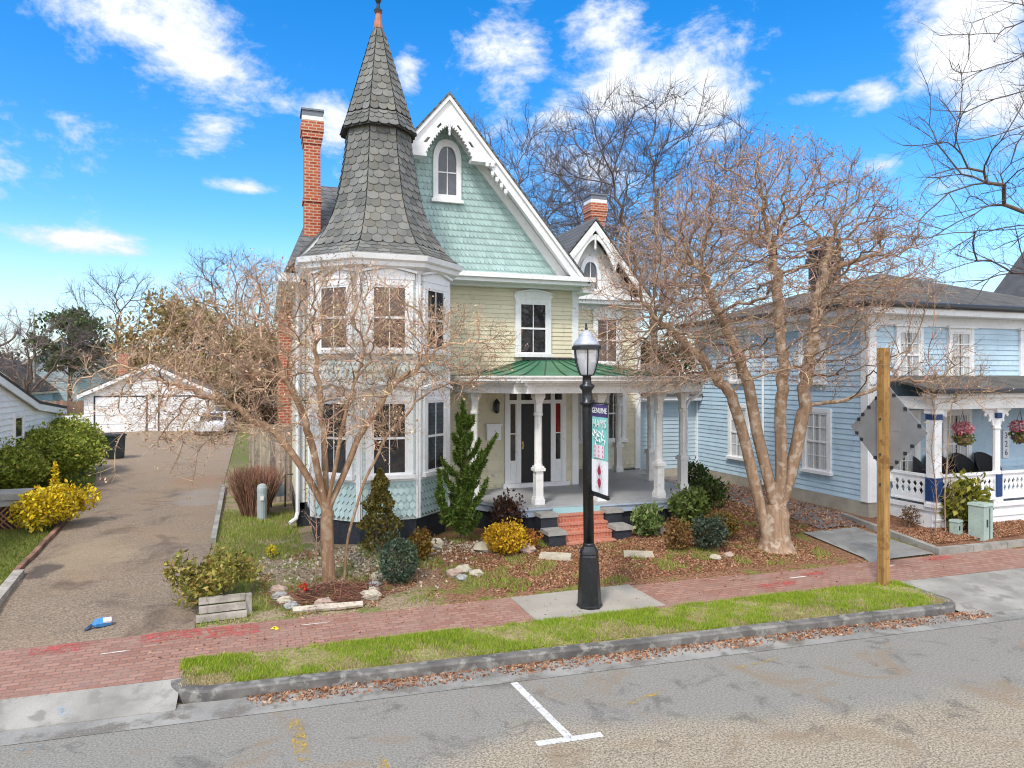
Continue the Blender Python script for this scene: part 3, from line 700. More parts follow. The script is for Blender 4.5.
# ------------------------------------------------------------------ corner tower
TC = (2.5,16.5); ROT = R(22.5)
def face_dir(k): t = R(-90+45*k); return (math.cos(t), math.sin(t))          # outward normal of face k, k = 0 faces the street
AP = 1.51; HS = AP*math.tan(R(22.5))
mb = MB(); mb.lathe([(AP/math.cos(R(22.5))-.015,.9),(AP/math.cos(R(22.5))-.015,6.55)],*TC,8,ROT); obj('tower_wall', mb, mintwhite, H)
mb = MB(); mb.lathe([(AP/math.cos(R(22.5))-.06,.0),(AP/math.cos(R(22.5))-.06,.97)],*TC,8,ROT); obj('tower_foundation', mb, black_paint, H)
clap, skirt, clap2, skirt2, trim = MB(), MB(), MB(), MB(), MB()
for k in (-2,-1,0,1,2):
    nx_, ny_ = face_dir(k); u = (-ny_, nx_); o = (TC[0]+nx_*AP-u[0]*HS, TC[1]+ny_*AP-u[1]*HS); P = Plane(o,u); Lw = 2*HS
    siding(clap,P,0,Lw,1.78,3.72); siding(clap2,P,0,Lw,4.4,6.3)
    for z0,z1 in ((.95,1.76),(3.74,4.38)):
        shingles(skirt if z0 < 2 else skirt2, lambda s_,z,d,P=P: P.pt(s_,z,d), z0, z1, .16, .125, lambda z: (0.0,Lw), 'point', .04)
    pbox(trim,P,0,Lw,3.70,3.78,0,.05); pbox(trim,P,0,Lw,4.36,4.42,0,.045); pbox(trim,P,0,Lw,1.74,1.80,0,.05); pbox(trim,P,0,Lw,6.28,6.45,0,.05)
    for s_ in (0,Lw): pbox(trim,P,s_-.05,s_+.05,.93,6.4,0,.042)
    if k in (-1,0,1):
        window(H,P,Lw/2,1.93,3.40,.66,.13,'peak',pane=glass_dark,base=.02); window(H,P,Lw/2,4.60,5.88,.66,.13,'peak',pane=glass_brown if k < 1 else glass_dark,base=.02)
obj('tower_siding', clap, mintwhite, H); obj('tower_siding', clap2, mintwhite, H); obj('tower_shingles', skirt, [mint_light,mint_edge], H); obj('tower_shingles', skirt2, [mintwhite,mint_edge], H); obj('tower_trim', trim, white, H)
mb = MB(); c_ = 1/math.cos(R(22.5))
mb.lathe([((AP+.06)*c_,6.2),((AP+.10)*c_,6.26),((AP+.24)*c_,6.32),((AP+.26)*c_,6.40),((AP+.32)*c_,6.44),((AP+.35)*c_,6.55),((AP+.1)*c_,6.56)],*TC,8,ROT)
obj('tower_cornice', mb, white, H)
# bell-cast slate roof (apothem by height)
prof = [(1.83,6.51),(1.64,6.66),(1.455,6.86),(1.27,7.15),(1.08,7.55),(.95,7.95),(.86,8.4),(.79,8.8),(.73,9.2),(.68,9.75)]
def apo(z):
    P_ = [(b_,a) for a,b_ in prof]; return interp(z,P_)
def apo2(z): return interp(z,[(9.62,.83),(9.75,.78),(10.0,.70),(12.18,.085)])
mb = MB(); mb.lathe([(a*c_,z) for a,z in prof],*TC,8,ROT); mb.lathe([(.60*c_,9.66),(.82*c_,9.60),(.82*c_,9.64),(.775*c_,9.75),(.695*c_,10.0),(.085*c_,12.18)],*TC,8,ROT)
obj('tower_roof', mb, slate_under, H)
lo, hi = MB(), MB(); tq = math.tan(R(22.5))
for k in range(8):
    nx_, ny_ = face_dir(k); u = (-ny_, nx_)
    def mk(ap): return lambda s_,z,d: (TC[0]+nx_*(ap(z)+d)+u[0]*s_, TC[1]+ny_*(ap(z)+d)+u[1]*s_, z)
    z = 6.52
    shingles(lo, mk(apo), 6.52, 6.85, .085, .26, lambda z: (-apo(z)*tq,apo(z)*tq), 'round', .035, .004)
    shingles(lo, mk(apo), 6.86, 9.62, .172, .235, lambda z: (-apo(z)*tq,apo(z)*tq), 'round', .035, .012)
    shingles(hi, mk(apo2), 9.63, 9.95, .13, .22, lambda z: (-apo2(z)*tq,apo2(z)*tq), 'round', .035, .012)
    shingles(hi, mk(apo2), 9.98, 12.05, .172, .22, lambda z: (-apo2(z)*tq,apo2(z)*tq), 'round', .035, .012)
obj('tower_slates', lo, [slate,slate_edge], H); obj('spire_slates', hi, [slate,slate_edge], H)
mb = MB(); mb.lathe([(.12,12.0),(.10,12.2),(.06,12.48),(.09,12.5)],*TC,10); obj('copper_cap', mb, copper, H)
mb = MB(); mb.lathe([(.09,12.5),(.10,12.56),(.05,12.6),(.035,12.7),(.075,12.78),(.075,12.84),(.03,12.92),(.012,13.5)],*TC,10); obj('finial', mb, dark_metal, H)

# downpipe at the left corner
mb = MB(); mb.tube([(.74,17.5,6.2),(.74,17.5,.75),(.70,17.45,.60),(.55,17.35,.52)],.05,8); mb.tube([(1.12,17.2,6.2),(1.12,17.2,.75),(1.12,17.12,.62)],.045,8)
obj('downpipe', mb, white, H)
# ------------------------------------------------------------------ porch
deck = [(4.45,17.6),(4.6,16.35),(5.45,14.78),(9.2,14.66),(10.65,15.85),(10.65,20.5),(8.1,20.5),(8.1,17.6)]
mb = MB(); mb.prism([(x_,y_,1.03) for x_,y_ in deck],(0,0,-.05)); mb.box(10.7,11.65,19.35,20.45,.86,.93)
deckm = mat('porch_boards', (.33,.335,.345), .45, .1, 1.2, fine=(6,(.42,.42,.43),.4))
obj('porch_floor', mb, deckm, H)
mb = MB(); und = MB()
front = deck[:6]
for (x0,y0),(x1,y1) in zip(front,front[1:]):
    P = Plane((x0,y0),(x1-x0,y1-y0)); L_ = math.hypot(x1-x0,y1-y0)
    pbox(mb,P,-.01,L_+.01,.80,.978,-.05,-.02); pbox(mb,P,-.02,L_+.02,.955,.985,-.05,.015); pbox(und,P,0,L_,.05,.80,-.45,-.10)
obj('porch_fascia', mb, deck_edge, H); obj('porch_foundation', und, black_paint, H)
mb = MB(); mb.box(6.17,7.36,14.68,14.74,.862,.985); obj('porch_fascia', mb, teal_trim, H)
def column(x_, y_, half=False):
    mb = MB(); w = .092
    mb.box(x_-w-.03,x_+w+.03,y_-w-.03,y_+w+.03,1.03,1.15); mb.box(x_-w-.015,x_+w+.015,y_-w-.015,y_+w+.015,1.15,1.20); mb.box(x_-w,x_+w,y_-w,y_+w,1.20,1.80)
    mb.box(x_-w-.04,x_+w+.04,y_-w-.04,y_+w+.04,1.80,1.87); mb.box(x_-w-.015,x_+w+.015,y_-w-.015,y_+w+.015,1.87,1.91)
    mb.lathe([(.105,1.91),(.092,1.97),(.09,2.9),(.086,3.06),(.108,3.08),(.108,3.14),(.082,3.16)],x_,y_,8,R(22.5))
    mb.lathe([(.105,3.16),(.105,3.36),(.15,3.46),(.18,3.50),(.18,3.62)],x_,y_,4,R(45))
    obj('column', mb, old_white, H)
for x_,y_ in ((4.82,16.42),(5.98,15.12),(7.55,15.08),(9.12,15.0),(10.42,15.98),(10.42,17.6),(10.42,19.55),(10.42,20.36)): column(x_,y_)
outer = [(4.3,17.56),(4.32,16.2),(5.25,14.42),(9.35,14.28),(11.0,15.65),(11.0,20.5)]
mb = MB()
def ring(mb, pts, z0, z1, d0, d1):
    for (x0,y0),(x1,y1) in zip(pts,pts[1:]):
        P = Plane((x0,y0),(x1-x0,y1-y0)); L_ = math.hypot(x1-x0,y1-y0); pbox(mb,P,-.03,L_+.03,z0,z1,d0,d1)
ring(mb,outer,3.88,3.97,-.30,.0); ring(mb,outer,3.84,3.88,-.30,-.05); ring(mb,outer,3.60,3.84,-.52,-.26); ring(mb,outer,3.78,3.84,-.30,-.18); ring(mb,outer,3.96,4.0,-.12,.03)
obj('porch_entablature', mb, old_white, H)
mb = MB(); mb.prism([(4.45,17.6,3.84),(4.5,16.3,3.84),(5.45,14.6,3.84),(9.2,14.5,3.84),(10.75,15.8,3.84),(10.75,20.5,3.84),(8.1,20.5,3.84),(8.1,17.6,3.84)],(0,0,.03))
obj('porch_ceiling', mb, cream, H)
inner_ = [(6.55,17.57),(6.75,17.57),(7.05,17.57),(8.0,17.57),(8.13,17.7),(8.13,20.45)]
mb = MB(); sm_ = MB(); rows = 7
def pr_(a,b_,t): return (a[0]+(b_[0]-a[0])*t, a[1]+(b_[1]-a[1])*t, 3.985+.47*t**1.55)
for i in range(5):
    segs = max(1,round(math.hypot(outer[i+1][0]-outer[i][0],outer[i+1][1]-outer[i][1])/.62))
    for s_ in range(segs):
        f0,f1 = s_/segs,(s_+1)/segs; l2 = lambda p,q,f: (p[0]+(q[0]-p[0])*f,p[1]+(q[1]-p[1])*f)
        a0,a1,b0,b1 = l2(outer[i],outer[i+1],f0),l2(outer[i],outer[i+1],f1),l2(inner_[i],inner_[i+1],f0),l2(inner_[i],inner_[i+1],f1)
        for k in range(rows): mb.poly([pr_(a0,b0,k/rows),pr_(a1,b1,k/rows),pr_(a1,b1,(k+1)/rows),pr_(a0,b0,(k+1)/rows)])
        if s_ or i: sm_.tube([tuple(Vector(pr_(a0,b0,k/rows))+Vector((0,0,.012))) for k in range(rows+1)],.016,4)
pr_obj = obj('porch_roof', mb, green_roof, H); obj('roof_seam', sm_, green_seam, pr_obj)
mb = MB(); mb.box(6.5,8.12,17.44,17.58,4.43,4.49); obj('roof_flashing', mb, dark_metal, H)
mb = MB(); mb.tube([(11.0,15.9,3.86),(10.98,16.0,3.55),(10.75,16.15,3.35),(10.62,16.1,3.2),(10.62,16.1,.5)],.045,8); obj('downpipe', mb, old_white, H)
# brick steps and their piers
mb = MB(); tr_ = MB(); X0,X1 = 6.17,7.36
for k in range(4):
    zt = .86-.165*k; y1_ = 14.72-.205*k; y0_ = y1_-.205
    mb.box(X0,X1,y0_,14.72,.1,zt-.035) if k == 3 else mb.box(X0,X1,y0_,y1_,.1,zt-.035)
    tr_.box(X0-.002,X1+.002,y0_-.015,y1_-.002,zt-.034,zt)
st = obj('step', mb, step_brick, H); obj('tread', tr_, step_tread, st)
for x0,x1 in ((5.76,6.15),(7.38,7.77)):
    for y0,y1,zt in ((14.40,14.74,.93),(13.93,14.38,.63)):
        mb = MB(); mb.box(x0,x1,y0,y1,.05,zt-.08); p_ = obj('step_pier', mb, black_paint, H)
        mb = MB(); mb.rbox(((x0+x1)/2,(y0+y1)/2-.01), x1-x0+.05, y1-y0+.05, zt-.08, zt, 0, 0, .97); obj('pier_cap', mb, stone_cap, p_)
# ------------------------------------------------------------------ light blue house next door
B = thing('clapboard_house', (18.8,17.4,.5), 'sky blue two storey clapboard house with a low hipped roof beside the gravel drive', 'house')
PBF = Plane((14.4,13.7),(1,0)); PBS = Plane((14.4,21.2),(0,-1)); W_ = 8.8
mb = MB(); mb.box(14.42,23.18,13.72,21.2,.3,5.6); mb.box(11.9,18,21.22,25.5,.3,3.3); obj('wall', mb, blue_siding, B)
mb = MB(); siding(mb,PBF,0,W_,.80,5.56,.14,.025); siding(mb,PBS,0,7.5,.80,5.56,.14,.025); obj('clapboard_siding', mb, blue_siding, B)
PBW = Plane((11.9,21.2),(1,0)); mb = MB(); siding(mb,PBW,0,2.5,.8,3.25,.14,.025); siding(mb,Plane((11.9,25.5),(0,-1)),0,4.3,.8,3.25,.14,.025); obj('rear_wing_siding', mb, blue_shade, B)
mb = MB(); mb.box(14.38,23.2,13.68,21.2,.1,.80); mb.box(11.88,18,21.18,25.5,.1,.8); obj('foundation', mb, concrete_found, B)
mb = MB()
pbox(mb,PBF,-.028,.20,.8,5.5,0,.055); pbox(mb,PBS,7.3,7.53,.8,5.5,0,.055); pbox(mb,PBS,-.02,.12,.8,5.5,0,.05); pbox(mb,PBF,W_-.2,W_,.8,5.5,0,.05)
pbox(mb,PBF,-.05,W_,5.30,5.55,0,.06); pbox(mb,PBS,0,7.55,5.30,5.55,0,.06)
mb.box(13.98,23.6,13.28,13.75,5.55,5.60); mb.box(13.98,14.45,13.752,21.6,5.55,5.60); mb.box(13.95,23.62,13.25,13.32,5.56,5.76); mb.box(13.95,14.02,13.322,21.62,5.56,5.76)
mb.box(11.6,14.38,20.85,21.2,3.15,3.3); mb.box(11.55,14.36,20.8,20.88,3.2,3.38)
obj('eaves_trim', mb, white, B)
mb = MB(); ap_ = (18.8,17.45,7.35); e_ = [(13.9,13.2,5.78),(23.66,13.2,5.78),(23.66,21.7,5.78),(13.9,21.7,5.78)]
for i in range(4): slab(mb,[e_[i],e_[(i+1)%4],ap_],.07)
slab(mb,[(11.5,20.75,3.40),(14.36,20.75,3.40),(14.36,23.4,4.5),(11.5,23.4,4.5)],.08); slab(mb,[(11.5,23.4,4.5),(14.36,23.4,4.5),(14.36,25.9,3.4),(11.5,25.9,3.4)],.08)
obj('roof', mb, asph_roof, B)
mb = MB(); mb.tube([(13.88,13.17,5.80),(23.68,13.17,5.80)],.06,6); mb.tube([(13.88,13.17,5.80),(13.88,21.7,5.80)],.06,6); obj('gutter', mb, dark_metal, B)
mb = MB(); mb.box(17.25,17.95,18.2,18.9,6,8.15); mb.box(17.18,18.02,18.13,18.97,7.75,7.95); mb.box(17.2,18.0,18.15,18.95,8.15,8.25)
ch = obj('chimney', mb, black_paint, B)
mb = MB()
for x_,y_ in ((17.28,18.23),(17.92,18.23),(17.28,18.87),(17.92,18.87)): mb.box(x_-.04,x_+.04,y_-.04,y_+.04,8.25,8.5)
mb.box(17.15,18.05,18.1,19.0,8.5,8.56); obj('chimney_cap', mb, dark_metal, ch)
for s_ in (1.32,3.14,5.85): window(B,PBF,s_,3.98,5.12,.62,.11,'flat',cols=3,rows=2,pane=glass_clear,curtain=True)
for s_,z0,z1 in ((1.72,1.45,2.95),(5.1,1.45,2.95)): window(B,PBS,7.5-s_,z0,z1,.72,.12,None,cols=3,rows=2,pane=glass_clear,curtain=True)
for s_ in (1.9,5.1): window(B,PBS,7.5-s_,3.9,5.1,.66,.11,None,cols=3,rows=2,pane=glass_clear,curtain=True)
for s_ in (1.15,3.0,6.5): window(B,PBF,s_,1.45,2.95,.72,.12,None,cols=3,rows=2,pane=glass_clear,curtain=True)
mb = MB(); mb.tube([(14.33,17.6,5.6),(14.33,17.6,.7)],.04,6); obj('downpipe', mb, white, B)
# its porch
mb = MB(); mb.box(15.05,23.2,12.42,13.66,.78,.86); obj('porch_floor', mb, deckm, B)
mb = MB(); mb.box(15.08,23.2,12.40,12.46,.34,.80); mb.box(15.06,15.12,12.46,13.66,.34,.80); mb.box(15.03,23.2,12.36,12.42,.76,.87); mb.box(15.02,15.08,12.42,13.66,.76,.87); mb.box(15.05,23.2,12.38,12.42,.52,.56); obj('porch_skirt', mb, white, B)
mb = MB(); mb.box(14.95,23.4,12.28,12.50,3.20,3.50); mb.box(14.95,15.15,12.5,13.66,3.20,3.50); mb.box(14.86,23.5,12.16,12.55,3.48,3.58); obj('porch_beam', mb, old_white, B)
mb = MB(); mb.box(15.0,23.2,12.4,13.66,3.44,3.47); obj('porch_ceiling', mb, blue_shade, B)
mb = MB(); slab(mb,[(14.75,12.05,3.66),(23.6,12.05,3.66),(23.6,13.68,4.02),(14.75,13.68,4.02)],.06); obj('porch_roof', mb, asph_roof, B)
mb = MB(); mb.tube([(14.73,12.02,3.64),(23.6,12.02,3.64)],.055,6); obj('gutter', mb, dark_metal, B)
def bracket(mb, P, s_, zt, sg):
    pts = [(0,0),(.42,0),(.42,-.05),(.34,-.07),(.30,-.14),(.20,-.16),(.17,-.26),(.09,-.30),(.07,-.42),(0,-.46)]
    pprism(mb,P,[(s_+sg*(.08+a),zt+z) for a,z in pts],-.02,.02)
    for (a,z,r_) in ((.30,-.16,.05),(.15,-.30,.05)): mb.add(*ball((P.o[0]+P.u[0]*(s_+sg*(.08+a)),P.o[1]+P.u[1]*(s_+sg*(.08+a)),zt+z),r_,.03))
def ball(c, r, ry=None, n=8, m_=5):
    vs = []; fs = []; ry = ry or r
    for i in range(m_+1):
        t = math.pi*i/m_
        for k in range(n):
            a = 2*math.pi*k/n; vs.append((c[0]+r*math.sin(t)*math.cos(a), c[1]+ry*math.sin(t)*math.sin(a), c[2]+r*math.cos(t)))
    for i in range(m_):
        for k in range(n): fs.append((i*n+k,i*n+(k+1)%n,(i+1)*n+(k+1)%n,(i+1)*n+k))
    return vs, fs
PPF = Plane((15.0,12.46),(1,0)); PPS = Plane((15.1,13.66),(0,-1))
posts = [.12,2.22,4.4,6.5,8.1]
for i,s_ in enumerate(posts):
    mb = MB(); x_ = 15+s_; y_ = 12.46; w = .115 if i == 0 else .075
    mb.box(x_-w,x_+w,y_-w,y_+w,.86,3.2) if i == 0 else mb.lathe([(.10,.86),(.10,1.62),(.085,1.66),(.085,2.65),(.11,2.7),(.085,2.76),(.085,3.2)],x_,y_,8,R(22.5))
    pbox(mb,PPF,s_-w-.03,s_+w+.03,3.1,3.2,-w-.03,w+.03); pbox(mb,PPF,s_-w-.03,s_+w+.03,.86,.95,-w-.03,w+.03)
    bracket(mb,PPF,s_,3.2,1)
    if i: bracket(mb,PPF,s_,3.2,-1)
    po = obj('post', mb, white, B)
    mb = MB(); pbox(mb,PPF,s_-w-.012,s_+w+.012,1.0,1.56,-w-.012,w+.022); obj('blue_post_panel', mb, navy, po); mb = MB(); pbox(mb,PPF,s_-w-.01,s_+w+.01,2.95,3.08,-w-.01,w+.02); obj('blue_post_panel', mb, navy, po)
def rail(P, s0, s1):
    mb = MB(); pbox(mb,P,s0,s1,1.56,1.62,-.05,.05); pbox(mb,P,s0,s1,1.44,1.56,-.015,.015); pbox(mb,P,s0,s1,.95,1.10,-.015,.015); pbox(mb,P,s0,s1,.93,.97,-.035,.035)
    n = max(1,int((s1-s0)/.15)); w = (s1-s0)/n
    for k in range(n):                            # sawn balusters: waisted boards leaving lozenge gaps
        c_ = s0+w*(k+.5); h_ = w*.48
        pprism(mb,P,[(c_-h_,1.10),(c_+h_,1.10),(c_+h_*.35,1.20),(c_+h_*.95,1.29),(c_+h_*.3,1.37),(c_+h_,1.44),(c_-h_,1.44),(c_-h_*.3,1.37),(c_-h_*.95,1.29),(c_-h_*.35,1.20)],-.012,.012)
    obj('railing', mb, white, B)
for a,b_ in zip(posts,posts[1:]): rail(PPF,a+.14,b_-.09)
rail(PPS,.02,1.05)
mb = MB(); P = PBF; pbox(mb,P,4.73,4.97,1.75,2.5,.025,.05); sg_ = obj('house_number_sign', mb, white, B)
def text(s_, size, parent, mat_, M_, name='lettering', ext=.002):
    cu = bpy.data.curves.new(name,'FONT'); cu.body = s_; cu.size = size; cu.extrude = ext; cu.align_x = 'CENTER'; cu.align_y = 'CENTER'; cu.resolution_u = 2
    tmp = bpy.data.objects.new(name, cu); COL.objects.link(tmp); dg = bpy.context.evaluated_depsgraph_get()
    me = bpy.data.meshes.new_from_object(tmp.evaluated_get(dg)); bpy.data.objects.remove(tmp); me.materials.clear(); me.materials.append(mat_)
    o = bpy.data.objects.new(name, me); COL.objects.link(o); o.parent = parent; o.matrix_local = Matrix.Translation(-loc_of(parent)) @ M_
    return o
def face_matrix(p, right, up):
    r_, u_ = Vector(right), Vector(up); n_ = r_.cross(u_); M_ = Matrix((r_,u_,n_)).transposed().to_4x4(); M_.translation = Vector(p); return M_
for i,dg_ in enumerate('326'): text(dg_,.24,sg_,navy,face_matrix(P.pt(4.85,2.36-.23*i,.053),(1,0,0),(0,0,1)))

# wicker chairs on that porch
wicker = mat('black_wicker', (.012,.012,.014), .6, .2, 30, bump=.6, bscale=60)
cushion = mat('oatmeal_cushion', (.42,.38,.32), .9, .1, 4)
def wicker_chair():
    t = thing('wicker_chair', (0,0,0), None, 'chair', 'wicker chairs on the blue porch')
    mb = MB(); n = 14
    for k in range(n):                            # rounded barrel back, facing the street (-Y)
        a0,a1 = math.pi*k/n, math.pi*(k+1)/n; h0 = .68+.42*math.sin(a0)**.7; h1 = .68+.42*math.sin(a1)**.7
        for r0,r1 in ((.42,.385),):
            P0=[(r0*math.cos(a),.05+r0*.8*math.sin(a)) for a in (a0,a1)]; P1_=[(r1*math.cos(a),.05+r1*.8*math.sin(a)) for a in (a0,a1)]
            mb.hexa([(*P0[0],.3),(*P0[1],.3),(*P1_[1],.3),(*P1_[0],.3),(*P0[0],h0),(*P0[1],h1),(*P1_[1],h1),(*P1_[0],h0)])
    obj('backrest', mb, wicker, t)
    mb = MB(); mb.box(-.33,.33,-.32,.25,.30,.40); obj('seat', mb, wicker, t)
    mb = MB(); mb.rbox((0,-.02),.56,.5,.40,.50,0,0,.94); obj('cushion', mb, cushion, t)
    for sx in (-1,1):
        for y_ in (-.28,.22): mb = MB(); mb.tube([(sx*.3,y_,0),(sx*.3,y_,.31)],.025,6); obj('leg', mb, wicker, t)
        mb = MB(); mb.box(sx*.37-.03,sx*.37+.03,-.3,.12,.58,.63); mb.tube([(sx*.36,-.27,.3),(sx*.36,-.27,.6)],.02,6); obj('armrest', mb, wicker, t)
    return t
def dup(root, loc, rz, label):
    r_ = root.copy(); COL.objects.link(r_); r_.location = loc; r_.rotation_euler = (0,0,rz); r_['label'] = label
    for ch_ in list(root.children):
        c_ = ch_.copy(); COL.objects.link(c_); c_.parent = r_
        for g_ in ch_.children: d_ = g_.copy(); COL.objects.link(d_); d_.parent = c_
    return r_
wc = wicker_chair()
spots = [((16.45,13.25,.865),R(-6),'black round-backed wicker chair between the corner post and the first pink basket'),
         ((17.35,13.25,.865),R(8),'black round-backed wicker chair directly behind the turned porch post'),
         ((15.72,13.05,.865),R(40),'black wicker chair turned sideways at the left end of the blue porch'),
         ((18.1,13.2,.865),R(0),'black wicker chair under the white house number sign')]
for i,(l_,a_,lb) in enumerate(spots):
    if i == 0: wc.location = l_; wc.rotation_euler = (0,0,a_); wc['label'] = lb
    else: dup(wc,l_,a_,lb)

# hanging flower baskets
pinks = leafmat('pink_blossoms', [(.62,.16,.20),(.75,.32,.36),(.45,.09,.12),(.80,.50,.50)], .7)
bask_leaf = leafmat('basket_leaves', [(.10,.14,.03),(.22,.22,.05),(.06,.09,.02)], .7)
def leaves(C_, n, rx, ry, rz_, size, lump=0.0, surf=.5, flat=.0, rngl=rng, up=0.0):
    """n rhombic leaves scattered through an ellipsoid about C_"""
    d = rngl.normal(size=(n,3)); d /= np.linalg.norm(d,axis=1)[:,None]
    rr = surf+(1-surf)*rngl.random(n)**.6
    if lump:
        L_ = rngl.normal(size=(9,3)); L_ /= np.linalg.norm(L_,axis=1)[:,None]
        rr *= 1-lump+lump*2*np.clip(np.max(d@L_.T,axis=1)-.35,0,1)
    p = np.array(C_)+d*rr[:,None]*np.array([rx,ry,rz_])
    return leaf_faces(p, d, size, rngl, up)
def leaf_faces(p, d, size, rngl=rng, up=0.0, aspect=.5):
    n = len(p); a = d*.7+rngl.normal(size=(n,3))*.75; a[:,2] += up; a /= np.linalg.norm(a,axis=1)[:,None]
    b_ = np.cross(a, rngl.normal(size=(n,3))); b_ /= np.linalg.norm(b_,axis=1)[:,None]+1e-9
    s_ = (size*(.6+.8*rngl.random(n)))[:,None]
    V = np.empty((n,4,3)); V[:,0] = p-a*s_*.5; V[:,1] = p+b_*s_*aspect*.5; V[:,2] = p+a*s_*.5; V[:,3] = p-b_*s_*aspect*.5
    nn = np.cross(a,b_); V[:,1] += nn*s_*.1; V[:,3] += nn*s_*.1
    return V.reshape(-1,3), np.arange(n*4).reshape(-1,4)
for x_,lb in ((16.28,'pink flower basket hanging to the left of the turned porch post'),(18.30,'pink flower basket hanging in front of the house number sign')):
    t = thing('hanging_basket',(x_,12.62,2.35),lb,'flower basket','pink hanging baskets on the blue porch')
    mb = MB(); mb.lathe([(.08,2.28),(.17,2.36),(.2,2.48)],x_,12.62,10); obj('basket', mb, mat('coir_basket'+lb[7:9]+str(x_), (.16,.10,.06), .9), t)
    mb = MB()
    for k in range(3): a = k*2.09; mb.tube([(x_+.19*math.cos(a),12.62+.19*math.sin(a),2.48),(x_,12.62,3.1)],.006,4)
    mb.tube([(x_,12.62,3.1),(x_,12.62,3.44)],.006,4); obj('chain', mb, dark_metal, t)
    V,F = leaves((x_,12.62,2.68),420,.27,.25,.2,.075,.3); np_obj('blossoms',V,F,pinks,t); V,F = leaves((x_,12.62,2.46),260,.25,.24,.2,.08,.4); np_obj('leaves',V,F,bask_leaf,t)

# ------------------------------------------------------------------ background buildings
def gable_house(name, loc, label, cat, x0,x1,y0,y1,z0,ze,zr,wallm,roofm,trimm,ridge='y',over=.35,side=True, boards=.16):
    """gable roofed building; ridge 'y' puts the gable towards the street"""
    t = thing(name, loc, label, cat); mb = MB(); xm,ym = (x0+x1)/2,(y0+y1)/2
    if ridge == 'y':
        mb.prism([(x0,y0,z0),(x1,y0,z0),(x1,y0,ze),(xm,y0,zr),(x0,y0,ze)],(0,y1-y0,0))
        sl = (zr-ze)/(xm-x0); rf = MB(); tr_ = MB()
        for sg,xe in ((-1,x0-over),(1,x1+over)):
            z_ = zr-sl*abs(xe-xm)+.12
            slab(rf,[(xm,y0-over,zr+.12),(xe,y0-over,z_),(xe,y1+over,z_),(xm,y1+over,zr+.12)],.09)
            tr_.prism([(xm,y0-over-.02,zr+.04),(xe,y0-over-.02,z_-.08),(xe,y0-over-.02,z_-.30),(xm,y0-over-.02,zr-.18)],(0,.05,0)); tr_.box(min(xe,xe-sg*.04),max(xe,xe-sg*.04),y0-over,y1+over,z_-.26,z_-.09)
    else:
        mb.prism([(x0,y0,z0),(x0,y1,z0),(x0,y1,ze),(x0,ym,zr),(x0,y0,ze)],(x1-x0,0,0))
        sl = (zr-ze)/(ym-y0); rf = MB(); tr_ = MB()
        for sg,ye in ((-1,y0-over),(1,y1+over)):
            z_ = zr-sl*abs(ye-ym)+.12
            slab(rf,[(x0-over,ym,zr+.12),(x1+over,ym,zr+.12),(x1+over,ye,z_),(x0-over,ye,z_)],.09)
            for xx in (x0-over-.02,x1+over-.03): tr_.prism([(xx,ym,zr+.04),(xx,ye,z_-.08),(xx,ye,z_-.30),(xx,ym,zr-.18)],(.05,0,0))
    obj('wall', mb, wallm, t)
    mb = MB(); P = Plane((x0,y0),(1,0)); 
    if boards: 
        siding(mb,P,0,x1-x0,z0+.1,zr if ridge == 'y' else ze,boards,.025,rngf=(lambda z: (0,x1-x0) if z < ze else ((z-ze)/sl,(x1-x0)-(z-ze)/sl)) if ridge == 'y' else None)
        PX = Plane((x1,y0),(0,1)); siding(mb,PX,0,y1-y0,z0+.1,zr if ridge == 'x' else ze,boards,.025,rngf=(lambda z: (0,y1-y0) if z < ze else ((z-ze)/sl,(y1-y0)-(z-ze)/sl)) if ridge == 'x' else None)
        obj('siding', mb, wallm, t)
    obj('roof', rf, roofm, t); obj('trim', tr_, trimm, t)
    return t, P
GA,PG = gable_house('garage',(-6.5,47,.68),'white two bay gabled garage at the end of the long driveway','garage',-10.0,-2.9,47,53,.5,3.05,4.75,white,asph_roof,white,'y',.3)
for s0 in (.6,4.0):
    mb = MB(); pbox(mb,PG,s0-.1,s0+2.75,.6,2.9,.0,.035); gd = obj('door_frame', mb, dark_metal, GA)
    mb = MB()
    for k in range(4): pbox(mb,PG,s0,s0+2.65,.68+.535*k,.68+.535*k+.52,.0,.06)
    g_ = obj('garage_door', mb, white, GA)
    mb = MB(); pbox(mb,PG,s0+1.25,s0+1.4,1.35,1.41,.06,.09); obj('handle', mb, old_white, g_)
mb = MB(); pbox(mb,PG,3.5,3.72,2.75,3.0,.0,.16); obj('wall_lamp', mb, lamp_black, GA)
mb = MB(); mb.box(-8.9,-8.3,50.5,51.1,4,5.5); obj('chimney', mb, red_brick, GA)
# white shed on the left: gable end towards the driveway, long lean-to slope
SH = thing('white_outbuilding',(-8.5,25,.4),'white clapboard outbuilding with a sloping gable end behind the clipped hedge','outbuilding')
prof_ = [(14.0,.3),(29.4,.3),(29.4,2.85),(26.4,3.12),(19.5,4.85),(14,3.4)]
mb = MB(); mb.prism([(-7.0,y_,z_) for y_,z_ in prof_],(-6,0,0)); obj('wall', mb, white, SH)
PSH = Plane((-7.0,14.0),(0,1))
def shr(z):
    lo_ = 0 if z < 3.4 else (z-3.4)/(1.45/5.5); hi_ = 15.4 if z < 2.85 else (15.4-(z-2.85)/(.27/3.0) if z < 3.12 else 12.4-(z-3.12)/(1.73/6.9))
    return (lo_,hi_)
mb = MB(); siding(mb,PSH,0,15.4,.4,4.8,.17,.03,shr); obj('siding', mb, white, SH)
mb = MB(); rp = [(13.6,3.35),(19.5,4.94),(26.4,3.21),(29.7,2.91)]
for (ya,za),(yb_,zb_) in zip(rp,rp[1:]): slab(mb,[(-13.2,ya,za),(-6.85,ya,za),(-6.85,yb_,zb_),(-13.2,yb_,zb_)],.09)
